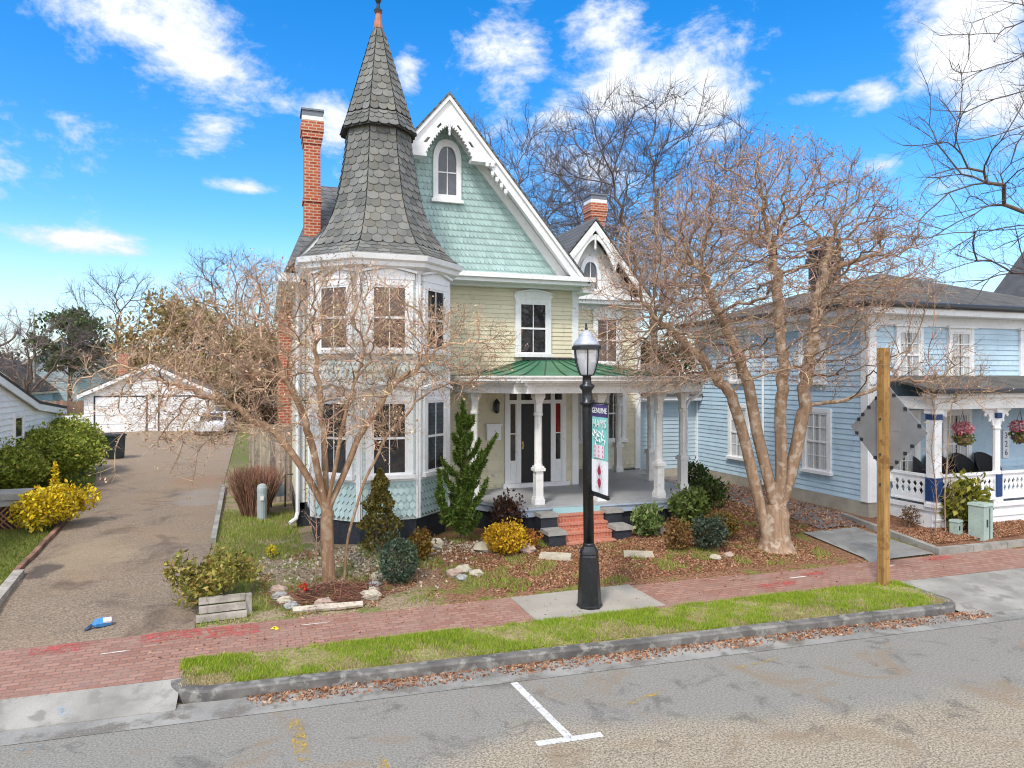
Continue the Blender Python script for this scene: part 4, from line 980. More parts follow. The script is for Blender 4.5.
obj('roof', mb, mat('dark_shingle', (.05,.048,.045), .9, .2), SH)
mb = MB()
for (ya,za),(yb_,zb_) in zip(rp,rp[1:]): mb.prism([(-6.86,ya,za-.09),(-6.86,yb_,zb_-.09),(-6.86,yb_,zb_-.30),(-6.86,ya,za-.30)],(-.05,0,0))
pbox(mb,PSH,15.28,15.43,.4,2.9,0,.05); obj('trim', mb, white, SH)
window(SH,PSH,10.7,1.6,2.75,.62,.10,None,cols=1)
# teal cottage and pale blue houses behind
TL,_ = gable_house('teal_cottage',(-15,38,.5),'teal gabled cottage with a grey green roof at the left behind the outbuilding','cottage',-24,-13.35,36.6,43.5,.4,2.9,5.45,teal_far,mat('moss_grey_shingle',(.20,.22,.19),.9,.2,1),mat('dark_green_trim',(.05,.16,.12),.6),'x',.3,boards=.2)
window(TL,Plane((-13.35,36.6),(0,1)),3.3,3.2,4.1,.6,.1,None,cols=1)
B1,_ = gable_house('pale_blue_cottage',(-21,66,.7),'small pale blue cottage with cream barge boards just left of the garage roof','cottage',-23.6,-18.2,66,74,.5,3.1,5.45,pale_blue,mat('dark_far_shingle',(.09,.085,.08),.9,.2,1),cream_trim,'y',.4,boards=.22)
B2,_ = gable_house('pale_blue_house',(-17.5,74,.7),'larger pale blue house whose gable shows above the garage roof','house',-22.5,-12.5,74,84,.5,3.6,7.6,pale_blue,mat('brown_far_shingle',(.10,.085,.075),.9,.2,1),cream_trim,'y',.4,boards=.22)
GB,_ = gable_house('grey_gabled_house',(46,34,.7),'dark grey roofed house with white eaves showing above the blue house roof at right','house',47.2,59,31,34.5,.5,8.8,14.8,white,mat('dark_grey_far_shingle',(.075,.075,.08),.9,.2,1),white,'y',.6,boards=.2)
BH,_ = gable_house('distant_grey_house',(-1.5,80,.7),'distant grey house half hidden behind the brown tree beyond the garage','house',-6,5,80,90,.5,6.6,9.6,mat('grey_far_siding',(.42,.46,.50),.8),mat('blue_grey_far_shingle',(.17,.19,.23),.9,.2,1),white,'y',.4,boards=.25)

# ------------------------------------------------------------------ street furniture
# lamp post
LX,LY = 5.08,10.53
t = thing('street_lamp',(LX,LY,.16),'black street lamp with frosted acorn lantern standing on the concrete slab','street lamp')
mb = MB(); mb.lathe([(.215,.155),(.215,.20),(.20,.21),(.155,1.00),(.145,1.03),(.16,1.05),(.15,1.09),(.115,1.15),(.10,1.17)],LX,LY,8,R(22.5)); mb.lathe([(.098,1.17),(.098,1.2),(.088,1.22)],LX,LY,14); obj('base', mb, lamp_black, t)
mb = MB(); mb.lathe([(.088,1.18),(.082,3.45),(.082,3.50),(.12,3.52),(.12,3.55),(.085,3.58),(.08,3.74),(.125,3.80),(.125,3.83),(.075,3.86),(.07,3.98),(.13,4.0)],LX,LY,16); obj('pole', mb, lamp_black, t, True)
mb = MB(); mb.lathe([(.10,4.0),(.13,4.03),(.175,4.2),(.20,4.40),(.205,4.44)],LX,LY,12); obj('globe', mb, lamp_glass, t, True)
mb = MB(); mb.lathe([(.03,4.0),(.03,4.08),(.045,4.11),(.06,4.18),(.05,4.26),(.0,4.30)],LX,LY,10); obj('bulb', mb, white, t)
mb = MB()
for k in range(6):
    a = R(60*k+10); ca,sa = math.cos(a),math.sin(a)
    mb.tube([(LX+ca*r_,LY+sa*r_,z_) for r_,z_ in ((.12,4.0),(.15,4.06),(.20,4.22),(.222,4.42))],.011,5)
mb.lathe([(.235,4.42),(.245,4.42),(.245,4.475),(.21,4.485)],LX,LY,18); obj('lantern_frame', mb, lamp_black, t)
mb = MB(); mb.lathe([(.225,4.485),(.205,4.53),(.15,4.60),(.115,4.645),(.12,4.66),(.075,4.71),(.045,4.735),(.02,4.75)],LX,LY,16); obj('lantern_cap', mb, lamp_cap, t, True)
mb = MB(); mb.lathe([(.022,4.745),(.028,4.77),(.016,4.80),(.018,4.84),(.0,4.88)],LX,LY,8); obj('finial', mb, lamp_black, t)
t.rotation_euler = (0,-.013,0)
# banner
bn = thing('street_banner',(LX,LY-.4,2.1),'teal and white cloth banner hung on two arms of the lamp post','banner')
mb = MB()
for z_ in (3.54,2.06): mb.tube([(LX,LY-.07,z_),(LX,LY-.72,z_)],.014,6); mb.rbox((LX,LY-.10),.06,.06,z_-.05,z_+.05)
mb.box(LX-.018,LX+.018,LY-.68,LY-.1,2.03,2.10); obj('arm', mb, lamp_black, bn)
bz = [(2.10,2.63,'lower',white),(2.635,3.32,'body',mat('teal_banner_cloth',(.22,.55,.50),.8,.05)),(3.32,3.52,'top',mat('purple_banner_cloth',(.075,.05,.16),.8,.05))]
for z0,z1,nm,mt in bz:
    mb = MB(); N = 8
    for k in range(N):
        for j in range(4):
            q = []
            for kk,jj in ((k,j),(k+1,j),(k+1,j+1),(k,j+1)):
                zz = z0+(z1-z0)*jj/4; q.append((LX-.004+.008*math.sin(kk*1.1+zz*2),LY-.11-.55*kk/N,zz))
            mb.poly(q); mb.poly([(a+.004,b_,c_) for a,b_,c_ in q][::-1])
    bp = obj({'lower':'banner_panel','body':'banner_panel','top':'banner_header'}[nm], mb, mt, bn)
    if nm == 'top': text('GENUINE',.125,bp,white,face_matrix((LX-.016,LY-.385,3.42),(0,-1,0),(0,0,1)))
    if nm == 'body':
        text('HAMS',.185,bp,white,face_matrix((LX-.016,LY-.385,3.21),(0,-1,0),(0,0,1)))
        mb = MB(); random.seed(3)
        for k in range(16):
            y_ = LY-.17-.43*random.random(); z_ = 2.90+.2*random.random(); a0 = random.random()*6
            mb.tube([(LX-.016,y_+.045*math.cos(a0+i*.7),z_+.045*math.sin(a0+i*.7)) for i in range(6)],.006,4)
        obj('scroll_pattern', mb, white, bp)
        mb = MB(); mb.box(LX-.0165,LX-.015,LY-.56,LY-.2,2.66,2.87); obj('white_patch', mb, mat('blush_cloth',(.78,.70,.72),.8), bp)
        mb = MB()
        for k in range(9): y_ = LY-.24-.28*(k%3)/2; z_ = 2.70+.07*(k//3); mb.rbox((LX-.018,y_),.002,.035,z_-.02,z_+.02)
        obj('pink_marks', mb, mat('pink_ink',(.70,.18,.30),.8), bp)
    if nm == 'lower':
        for zc2,fl in ((2.46,1),(2.27,-1)):
            mb = MB(); pts = [(0,.095*fl),(.05,.02*fl),(.055,-.03*fl),(.02,-.07*fl),(0,-.045*fl),(-.02,-.07*fl),(-.055,-.03*fl),(-.05,.02*fl)]
            mb.prism([(LX-.019,LY-.385-a,zc2+z_) for a,z_ in pts],(.006,0,0)); obj('heart_mark', mb, mat('crimson_ink'+str(fl),(.36,.02,.07),.7), bp)
            mb = MB()
            for k in range(8): a = k*math.pi/4; mb.rbox((LX-.0165,LY-.385+.105*math.cos(a)),.002,.02,zc2+.105*math.sin(a)-.01,zc2+.105*math.sin(a)+.01)
            obj('dot_mark', mb, mat('rose_ink'+str(fl),(.75,.35,.42),.7), bp)
# sign post and sign back
sx,sy = 10.72,9.86
sp = thing('timber_sign_post',(sx,sy,.15),'tall square timber post carrying the diamond sign on the grass verge','post')
mb = MB(); mb.rbox((sx,sy),.15,.15,.1,4.5); obj('timber', mb, wood_post, sp)
mb = MB()
for z_ in (2.0,2.55,3.2): mb.lathe([(.0,z_-.02),(.02,z_-.015),(.02,z_+.015),(0,z_+.02)],sx-.085,sy,6)
obj('bolt', mb, dark_metal, sp)
sn = thing('diamond_road_sign',(sx+.1,sy,3.0),'bare grey back of a large diamond road sign fixed behind the timber post','road sign')
mb = MB(); zc3 = 3.0; h = .84; xs_ = sx+.078; cr = .06
pts = [(h-cr,-cr),(h,0),(h-cr,cr),(cr,h-cr),(0,h),(-cr,h-cr),(-h+cr,cr),(-h,0),(-h+cr,-cr),(-cr,-h+cr),(0,-h),(cr,-h+cr)]
mb.prism([(xs_,sy+a,zc3+b_) for a,b_ in pts],(.012,0,0)); sb = obj('sign_panel', mb, alu, sn)
for e in range(4):
    for q in (.2,.32,.5,.72,.86):
        a0,a1 = (h,0),(0,h); 
        P_ = [((1-q)*h,q*h),(-q*h,(1-q)*h),(-(1-q)*h,-q*h),(q*h,-(1-q)*h)][e]
        if (e*5+int(q*10))%4 == 0: continue
        mb = MB(); mb.box(xs_-.012,xs_,sy+P_[0]*.95-.035,sy+P_[0]*.95+.035,zc3+P_[1]*.95-.03,zc3+P_[1]*.95+.03); obj('rivet', mb, dark_metal, sb)
mb = MB(); mb.box(xs_-.004,xs_+.0,sy-.3,sy+.3,zc3-.02,zc3+.02); obj('brace', mb, alu, sn)

# utility boxes by the blue porch
t = thing('transformer_cabinet',(15.55,11.62,.22),'tall faded green utility cabinet in the mulch bed by the blue porch','utility cabinet')
mb = MB(); mb.rbox((15.55,11.62),.36,.34,.15,1.02,R(8)); mb.rbox((15.55,11.62),.40,.38,1.02,1.08,R(8),0,.93); cb = obj('cabinet', mb, util_green, t)
mb = MB(); mb.rbox((15.53,11.445),.05,.02,.55,.72,R(8)); mb.rbox((15.62,11.455),.012,.02,.22,.98,R(8)); obj('door_latch', mb, dark_metal, t)
t = thing('utility_pedestal',(15.2,11.95,.25),'short faded green utility pedestal beside the taller green cabinet','utility box')
mb = MB(); mb.rbox((15.2,11.95),.20,.19,.15,.60,R(10)); mb.rbox((15.2,11.95),.23,.22,.60,.65,R(10),0,.9); obj('cover', mb, util_green, t); mb = MB(); mb.rbox((15.18,11.85),.04,.02,.42,.52,R(10)); obj('latch', mb, dark_metal, t)
t = thing('utility_post',(-.07,18.65,.38),'round grey utility post in front of the red twiggy shrub','utility post')
mb = MB(); mb.lathe([(.12,.3),(.12,1.1),(.125,1.11),(.125,1.2),(.10,1.27),(.04,1.30)],-.07,18.65,14); obj('tube', mb, util_grey, t, False); mb = MB(); mb.box(-.11,-.03,18.51,18.54,.9,1.0); obj('label_plate', mb, old_white, t)
t = thing('gas_meter',(.42,20.2,.4),'grey gas meter on dark pipes in front of the plank fence','gas meter')
mb = MB(); mb.rbox((.33,20.2),.32,.2,.72,1.05,R(12),0,.85); mb.lathe([(.10,1.0),(.10,1.09)],.33,20.2,10); obj('meter_body', mb, mat('blue_grey_meter',(.22,.26,.31),.5), t)
mb = MB(); mb.tube([(.52,20.2,.2),(.52,20.2,1.3),(.74,20.2,1.3)],.022,6); mb.tube([(.16,20.2,.2),(.16,20.2,.9),(.25,20.2,.95)],.022,6); obj('pipe', mb, dark_metal, t)
# trash bin
t = thing('wheeled_bin',(-5.95,33.1,.58),'dark green wheeled trash bin with lid shut beside the hedge end','trash bin')
mb = MB(); c_ = (-5.95,33.1); mb.rbox(c_,.56,.58,.62,1.52,R(-18),0,1.12); obj('body', mb, plastic_dark, t)
mb = MB(); mb.rbox(c_,.70,.72,1.52,1.58,R(-18)); mb.rbox(c_,.66,.68,1.58,1.66,R(-18),0,.75); obj('lid', mb, plastic_dark, t)
for sg in (-1,1): mb = MB(); mb.tube([(c_[0]+sg*.25,c_[1]+.3,.70),(c_[0]+sg*.31,c_[1]+.3,.70)],.12,12); obj('wheel', mb, lamp_black, t)
mb = MB(); mb.rbox((c_[0]-.09,c_[1]-.31),.2,.015,.98,1.04,R(-18)); obj('label_sticker', mb, old_white, t)
mb = MB(); mb.tube([(c_[0]-.3,c_[1]+.42,1.5),(c_[0]+.3,c_[1]+.42,1.5)],.02,6); obj('handle', mb, plastic_dark, t)

# white car beyond the garage corner, seen from its front quarter
t = thing('parked_car',(-2.0,44.8,.68),'small white car with dark windscreen parked nose out by the right corner of the garage','car')
cw = mat('white_car_paint',(.75,.76,.78),.25,.02,1,spec=.6); cg = mat('dark_car_glass',(.015,.02,.03),.08,.1,1,spec=.6)
side = [(-2.1,.35),(2.1,.35),(2.15,.75),(1.35,.92),(.75,1.38),(-.9,1.42),(-1.7,1.0),(-2.15,.9)]
CX,CY,CZ = -2.25,44.2,.64; ca,sa = math.cos(R(-97)),math.sin(R(-97))
def cp(l,w_,z_):
    l *= .8; w_ *= .9; z_ *= .95
    return (CX-.5+l*ca-w_*sa, CY+l*sa+w_*ca, CZ+z_)
mb = MB(); mb.prism([cp(a,-.85,z_) for a,z_ in side],Vector(cp(0,.85,0))-Vector(cp(0,-.85,0))); obj('body', mb, cw, t)
mb = MB(); mb.poly([cp(1.33,-.7,.95),cp(1.33,.7,.95),cp(.80,.62,1.35),cp(.80,-.62,1.35)]); mb.v = [(v_[0]+.03*ca,v_[1]+.03*sa,v_[2]+.02) for v_ in mb.v]; obj('windscreen', mb, cg, t)
for w_ in (-.865,.865): mb = MB(); mb.poly([cp(1.15,w_,.97),cp(.72,w_,1.32),cp(-.85,w_,1.35),cp(-1.4,w_,1.02)]); obj('side_window', mb, cg, t)
for l in (1.35,-1.35):
    for w_ in (-.8,.8):
        mb = MB(); mb.tube([cp(l,w_-.1,.33),cp(l,w_+.1,.33)],.33,16); wh = obj('wheel', mb, lamp_black, t); mb = MB(); mb.tube([cp(l,w_*1.13,.33),cp(l,w_*1.145,.33)],.2,12); obj('rim', mb, alu, wh)
for w_ in (-.6,.6): mb = MB(); mb.add(*ball(cp(2.08,w_,.68),.14)); obj('headlight', mb, lamp_glass, t)

# fences
def plank_fence(name,label,x0,x1,y_,z0f,h_,w,mt,seed):
    random.seed(seed); t = thing(name,((x0+x1)/2,y_,z0f),label,'fence'); mb = MB(); x_ = x0
    while x_ < x1-.02:
        hh = h_+random.uniform(-.05,.05); ww = min(w,x1-x_)-.008; dy = random.uniform(-.008,.008)
        mb.hexa([(x_,y_+dy,z0f),(x_+ww,y_+dy,z0f),(x_+ww,y_+.02+dy,z0f),(x_,y_+.02+dy,z0f),(x_,y_+dy,z0f+hh),(x_+ww,y_+dy,z0f+hh-random.uniform(0,.03)),(x_+ww,y_+.02+dy,z0f+hh),(x_,y_+.02+dy,z0f+hh)]); x_ += w
    obj('planks', mb, mt, t); mb = MB()
    for z_ in (.4,h_*.5,h_-.3): mb.box(x0,x1,y_+.03,y_+.08,z0f+z_,z0f+z_+.09)
    obj('rail', mb, mt, t); mb = MB()
    for x_ in np.arange(x0,x1,2.2): mb.box(x_,x_+.09,y_+.08,y_+.17,z0f-.2,z0f+h_)
    obj('post', mb, mt, t); return t
plank_fence('plank_fence','weathered grey vertical plank fence between the driveway and the house corner',-.42,.74,21.0,.36,2.25,.14,grey_wood,1)
plank_fence('board_fence','brown board fence beyond the white outbuilding left of the garage',-19,-10.3,52,.5,2.0,.2,mat('brown_fence_wood',(.22,.14,.10),.9,.3,2,island=.3),2)
plank_fence('low_white_fence','low white board fence in front of the brown fence left of the garage',-16,-10.2,48,.5,1.2,.3,white,3)
plank_fence('dark_fence','dark brown fence across the back between the garage and the house',-1.2,8,54,.6,2.0,.2,mat('dark_fence_wood',(.10,.06,.045),.9,.3,2,island=.3),4)
# utility poles
for (x_,y_,h_,lb,r_) in ((-19.3,58,8.1,'grey wooden utility pole with a transformer can beyond the board fence',.15),(-18.6,70,9.0,'thin bare wooden pole beside the pine tree',.12)):
    t = thing('utility_pole',(x_,y_,.6),lb,'utility pole'); mb = MB(); mb.lathe([(r_,.4),(r_*.75,h_)],x_,y_,10); obj('pole', mb, pole_wood, t)
    if r_ > .13:
        mb = MB(); mb.lathe([(.0,h_-1.0),(.25,h_-.98),(.25,h_-.2),(.18,h_-.1),(0,h_-.08)],x_+.4,y_,12); obj('transformer', mb, mat('pole_transformer_grey',(.12,.13,.14),.6), t); mb = MB(); mb.box(x_-.9,x_+.9,y_-.06,y_+.06,h_-1.3,h_-1.18); obj('crossarm', mb, pole_wood, t)
# lattice planter at the left edge
t = thing('lattice_planter',(-5.9,19.4,.38),'low planter box with brown lattice sides and grey stone top at the left edge','planter')
mb = MB(); mb.box(-7.3,-5.36,19.3,20.2,1.10,1.24); mb.box(-7.25,-5.40,19.34,20.16,.95,1.10); obj('cap', mb, stone_cap, t)
latm = mat('red_brown_lattice',(.23,.105,.06),.8,.2,4); mb = MB()
s_ = -7.25
while s_ < -5.4:
    for dx in (.55,-.55):
        a,b_ = s_,s_+dx
        if -7.3 < a < -5.38 and -7.3 < b_ < -5.38: mb.beam((a,19.36,.40),(b_,19.36+.01*(dx > 0),.95),.035,.012,(0,1,0))
    s_ += .13
mb.box(-5.46,-5.40,19.33,19.40,.3,.95); obj('lattice', mb, latm, t)
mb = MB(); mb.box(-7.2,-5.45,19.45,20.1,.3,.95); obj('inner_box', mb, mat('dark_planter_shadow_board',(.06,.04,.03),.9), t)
t = thing('garden_post',(-7.6,25.9,.4),'small pale grey post standing behind the lattice planter','post'); mb = MB(); mb.rbox((-7.6,25.9),.16,.16,.3,.95); mb.lathe([(.11,.95),(.10,1.0),(0,1.08)],-7.6,25.9,8); obj('shaft', mb, util_grey, t)

# timber, stones and small things on the ground
t = thing('timber_steps',(-.6,11.95,.18),'three stacked silvered timbers edging the shrub beside the sidewalk','timber edging')
for k,(x0,x1,y_,z_) in enumerate(((-1.0,-.27,11.78,.235),(-.97,-.29,11.88,.34),(-.98,-.30,11.98,.45))):
    mb = MB(); mb.beam((x0,y_,z_),(x1,y_+.03,z_),.095,.09); obj('timber', mb, sleeper, t)
mb = MB(); mb.rbox((-.25,11.97),.09,.09,.1,.50,.1); obj('stake', mb, sleeper, t)
mb = MB(); mb.tube([(.42,11.77,.22),(.8,11.74,.225),(1.2,11.71,.225),(1.52,11.69,.23)],[.055,.06,.058,.05],8); tag(obj('log_edging', mb, mat('bleached_log',(.47,.41,.34),.9,.25,6,fine=(20,(.25,.2,.16),.6),bump=.5,bscale=15),origin=(.95,11.72,.17)),'bleached grey log lying along the sidewalk edge of the tree bed','log')
mb = MB(); mb.beam((-4.0,12.2,.28),(-4.22,15.0,.38),.16,.17); tag(obj('timber_edging', mb, sleeper,origin=(-4.1,13.6,.25)),'long silvered timber bordering the driveway at the left edge','timber edging')
mb = MB()
yy = list(np.arange(15.0,23.5,.5))
for a,c2 in zip(yy,yy[1:]): mb.beam((interp(a,DL)-.06,a,G(-4.5,a)+.04),(interp(c2,DL)-.06,c2-.03,G(-4.5,c2)+.04),.09,.12)
tag(obj('brick_edging', mb, mat('red_brown_edging',(.20,.11,.075),.9,.3,3,island=.25)),kind='structure')
mb = MB(); yy = list(np.arange(16.5,25,.85))
for a,c2 in zip(yy,yy[1:]): mb.beam((interp(a,DR)+.03,a,G(-1,a)+.04),(interp(c2,DR)+.03,c2-.015,G(-1,c2)+.04),.11,.16)
tag(obj('driveway_kerb', mb, conc),kind='structure')
mb = MB()                                            # kerb round the right hand planting bed
for a,c2 in ((13.62,14.6),(14.6,15.6),(15.6,16.6),(16.6,18)): mb.beam((a,wf(a)+.10,.21),(c2-.012,wf(c2)+.10,.21),.15,.16)
for a,c2 in ((11.2,12.1),(12.1,13.0),(13.0,13.9)): mb.beam((13.66+.05*(a-11.2),a+.02,G(13.6,a)+.06),(13.66+.05*(c2-11.2),c2,G(13.6,c2)+.06),.13,.14)
struct('bed_kerb', mb, conc)
bedm = mat('leafy_mulch_bed',(.15,.07,.04),.95,.4,8,col2=(.26,.12,.06),fine=(40,(.40,.22,.12),.6),bump=.9,bscale=30)
mb = MB(); N = 16
for i in range(N):
    for k in range(6):
        P_ = []
        for (ii,kk) in ((i,k),(i+1,k),(i+1,k+1),(i,k+1)):
            x_ = 13.72+4.3*ii/N; y_ = wf(x_)+.16+(13.7-wf(x_)-.16)*kk/6; P_.append((x_,y_,max(.24,G(x_,y_)+.05)+.03*math.sin(ii*1.7+kk)))
        mb.poly(P_)
struct('mulch_bed', mb, bedm)
def stone(c, r, seed, flat=.55, mt=None, name='border_stone', lb=None, grp=None):
    rs = np.random.default_rng(seed); n,m_ = 9,6; V = []; F = []
    off = rs.uniform(.75,1.15,(m_+1,n))
    for i in range(m_+1):
        th = math.pi*i/m_
        for k in range(n):
            a = 2*math.pi*k/n; q = off[i,k] if 0 < i < m_ else 1
            V.append((c[0]+r*q*math.sin(th)*math.cos(a)*1.1, c[1]+r*q*math.sin(th)*math.sin(a)*.9, c[2]+r*flat*q*math.cos(th)))
    for i in range(m_):
        for k in range(n): F.append((i*n+k,(i+1)*n+k,(i+1)*n+(k+1)%n,i*n+(k+1)%n))
    mb = MB(); mb.add(V,F); o = obj(name, mb, mt, origin=(c[0],c[1],c[2]-r*flat*.6)); tag(o, lb, 'stone', grp); return o
sgrey = mat('grey_field_stone',(.34,.34,.33),.9,.25,6,fine=(30,(.2,.2,.2),.5),bump=.5,bscale=20); spale = mat('pale_limestone',(.47,.415,.32),.9,.15,6,fine=(30,(.42,.38,.3),.5),bump=.5,bscale=20); spink = mat('pinkish_field_stone',(.42,.31,.25),.9,.25,5,bump=.5,bscale=20)
st_ = [((.40,11.98),.13,sgrey,'grey stone at the sidewalk corner of the tree bed'),((.33,12.2),.15,spale,'pale stone left of the tree bed, second from the sidewalk'),((.25,12.45),.14,sgrey,'grey stone left of the tree bed, third from the sidewalk'),((.2,12.75),.15,spink,'pinkish stone at the back left of the tree bed'),
       ((.92,11.9),.16,spink,'large upright brownish stone just behind the bleached log'),((1.68,12.0),.17,spale,'whitest rounded stone at the right end of the bleached log'),((1.78,12.3),.11,spale,'small pale stone right of the tree bed'),((1.82,12.6),.12,sgrey,'grey stone at the back right of the tree bed'),((1.95,13.0),.15,spale,'pale stone behind the blue green round shrub'),
       ((3.35,12.7),.16,spink,'pinkish stone at the left of the mulch rock pile'),((3.55,12.85),.17,spale,'pale stone on top of the mulch rock pile'),((3.42,12.5),.11,sgrey,'small dark stone in front of the mulch rock pile'),((3.75,12.65),.13,spale,'pale stone at the right of the mulch rock pile'),
       ((6.15,12.75),.13,spale,'upright pale stone in front of the steps beside the lamp post'),((4.3,14.0),.2,spale,'pale flat stone between the juniper and the golden shrub'),((3.3,14.25),.22,spale,'pale flat stone left of the juniper'),((5.15,13.75),.2,spink,'flat stone right of the golden shrub'),
       ((8.5,14.05),.2,spale,'pale stone at the foot of the mulch bank below the porch'),((8.75,12.2),.12,spale,'small pale stone in front of the dark green shrub'),((9.1,12.25),.11,spink,'small pinkish stone left of the big crape myrtle')]
for i,((x_,y_),r_,mt,lb) in enumerate(st_): stone((x_,y_,G(x_,y_)+r_*.3),r_,i,.6,mt,'garden_stone',lb,'garden stones')
random.seed(11)
for (x_,y_,w,d,a,lb) in ((5.62,13.25,.66,.40,-.5,'pale square flagstone at the left foot of the brick steps'),(7.35,12.9,.62,.38,-.45,'pale square flagstone to the right of the brick steps')):
    mb = MB(); mb.rbox((x_,y_),w,d,G(x_,y_)-.03,G(x_,y_)+.055,a,0,.97); tag(obj('flagstone', mb, spale, origin=(x_,y_,G(x_,y_))), lb, 'flagstone', 'flagstones by the steps')
# newspaper in its blue bag
t = thing('bagged_newspaper',(-2.33,12.02,.19),'newspaper in a blue plastic bag lying at the foot of the driveway','newspaper')
z_ = G(-2.33,12.02)+.075; mb = MB(); mb.tube([(-2.44,11.97,z_),(-2.40,11.98,z_+.01),(-2.3,12.02,z_+.01),(-2.2,12.06,z_)],[.02,.065,.075,.055],8); obj('bag', mb, mat('blue_plastic_bag',(.06,.24,.52),.3,.2,12), t)
mb = MB(); mb.tube([(-2.30,11.98,z_+.04),(-2.20,12.02,z_+.035)],.045,8); obj('paper', mb, white, t); mb = MB(); mb.tube([(-2.44,11.97,z_),(-2.48,11.92,z_-.03),(-2.52,11.88,z_-.05)],[.02,.03,.012],6); obj('bag_tail', mb, mat('dark_bag_tail',(.03,.06,.12),.4), t)
# small red garden ornament
t = thing('garden_ornament',(.62,12.45,.22),'small red garden ornament among the stones left of the tree','ornament'); z_ = G(.62,12.45); mb = MB(); mb.lathe([(.05,z_-.03),(.055,z_+.08),(.03,z_+.13)],.62,12.45,8); obj('pot', mb, mat('brown_pot',(.25,.10,.06),.7), t)
V,F = leaves((.62,12.45,z_+.17),60,.07,.07,.07,.05,.2); np_obj('red_petals',V,F,leafmat('red_petals_mat',[(.55,.02,.02),(.7,.05,.04)],.5),t)
# painted marks on road and paving
wpaint = mat('worn_white_road_paint',(.60,.59,.56),.75,.15,5,fine=(22,(.28,.275,.26),.9)); mb = MB()
mb.poly([(2.99,8.55,.0045),(3.09,8.55,.0045),(3.20,7.06,.0045),(3.10,7.06,.0045)]); mb.poly([(2.76,6.98,.0045),(3.52,6.93,.0045),(3.525,7.03,.0045),(2.765,7.09,.0045)])
struct('parking_bay_marking', mb, wpaint)
def spray(name,col,strength,polys):
    m, nt, b = nodes_of(name); T = NT(nt); v = T.coord(); b.inputs['Base Color'].default_value = c4(col); b.inputs['Roughness'].default_value = .8
    tr = T.new('ShaderNodeBsdfTransparent'); mx = T.new('ShaderNodeMixShader'); T.link(T.ramp(T.noise(v,9,5,.75),.62-.35*strength,.85-.3*strength), mx.inputs[0]); T.link(tr.outputs[0],mx.inputs[1]); T.link(b.outputs[0],mx.inputs[2]); T.link(mx.outputs[0],nt.nodes['Material Output'].inputs[0])
    mb = MB()
    for (x_,y_,w,d,a,z_) in polys:
        ca,sa = math.cos(a),math.sin(a); P_ = []
        for k in range(10):
            q = 2*math.pi*k/10; e,f_ = w/2*math.copysign(abs(math.cos(q))**.5,math.cos(q)), d/2*math.copysign(abs(math.sin(q))**.5,math.sin(q)); e *= random.uniform(.85,1.1); f_ *= random.uniform(.8,1.1)
            P_.append((x_+e*ca-f_*sa,y_+e*sa+f_*ca,z_))
        mb.poly(P_)
    struct('paint_mark', mb, m)
spray('faded_red_spray',(.50,.10,.09),.62,[(-2.75,11.35,.75,.35,0,.160),(-1.3,11.4,.9,.45,.1,.160),(-.45,11.3,.8,.5,0,.160),(8.9,10.5,.9,.28,0,.160),(10.0,10.85,.7,.2,0,.160),(13.3,10.9,.9,.25,0,.160)])
spray('white_chalk_spray',(.75,.70,.62),.9,[(-1.95,10.95,.42,.035,.05,.161),(.75,11.2,.45,.03,0,.161),(9.55,10.75,.4,.05,0,.161),(11.9,10.8,.35,.05,0,.161)])
spray('yellow_spray',(.80,.62,.02),1.3,[(.12,11.22,.13,.05,1.1,.161),(.16,11.18,.06,.14,.2,.161)])
spray('blue_spray',(.16,.36,.58),.45,[(-2.2,9.35,.12,.3,.3,.105),(-2.35,8.75,.2,.15,.3,.0155),(-2.1,9.95,.08,.12,0,.160)])
spray('faded_yellow_spray',(.50,.33,.06),.55,[(.35,7.95,.16,1.1,.05,.005),(1.15,7.1,.1,.5,.05,.005),(4.4,7.6,.8,.07,.3,.005),(6.4,8.0,.9,.05,.1,.005)])
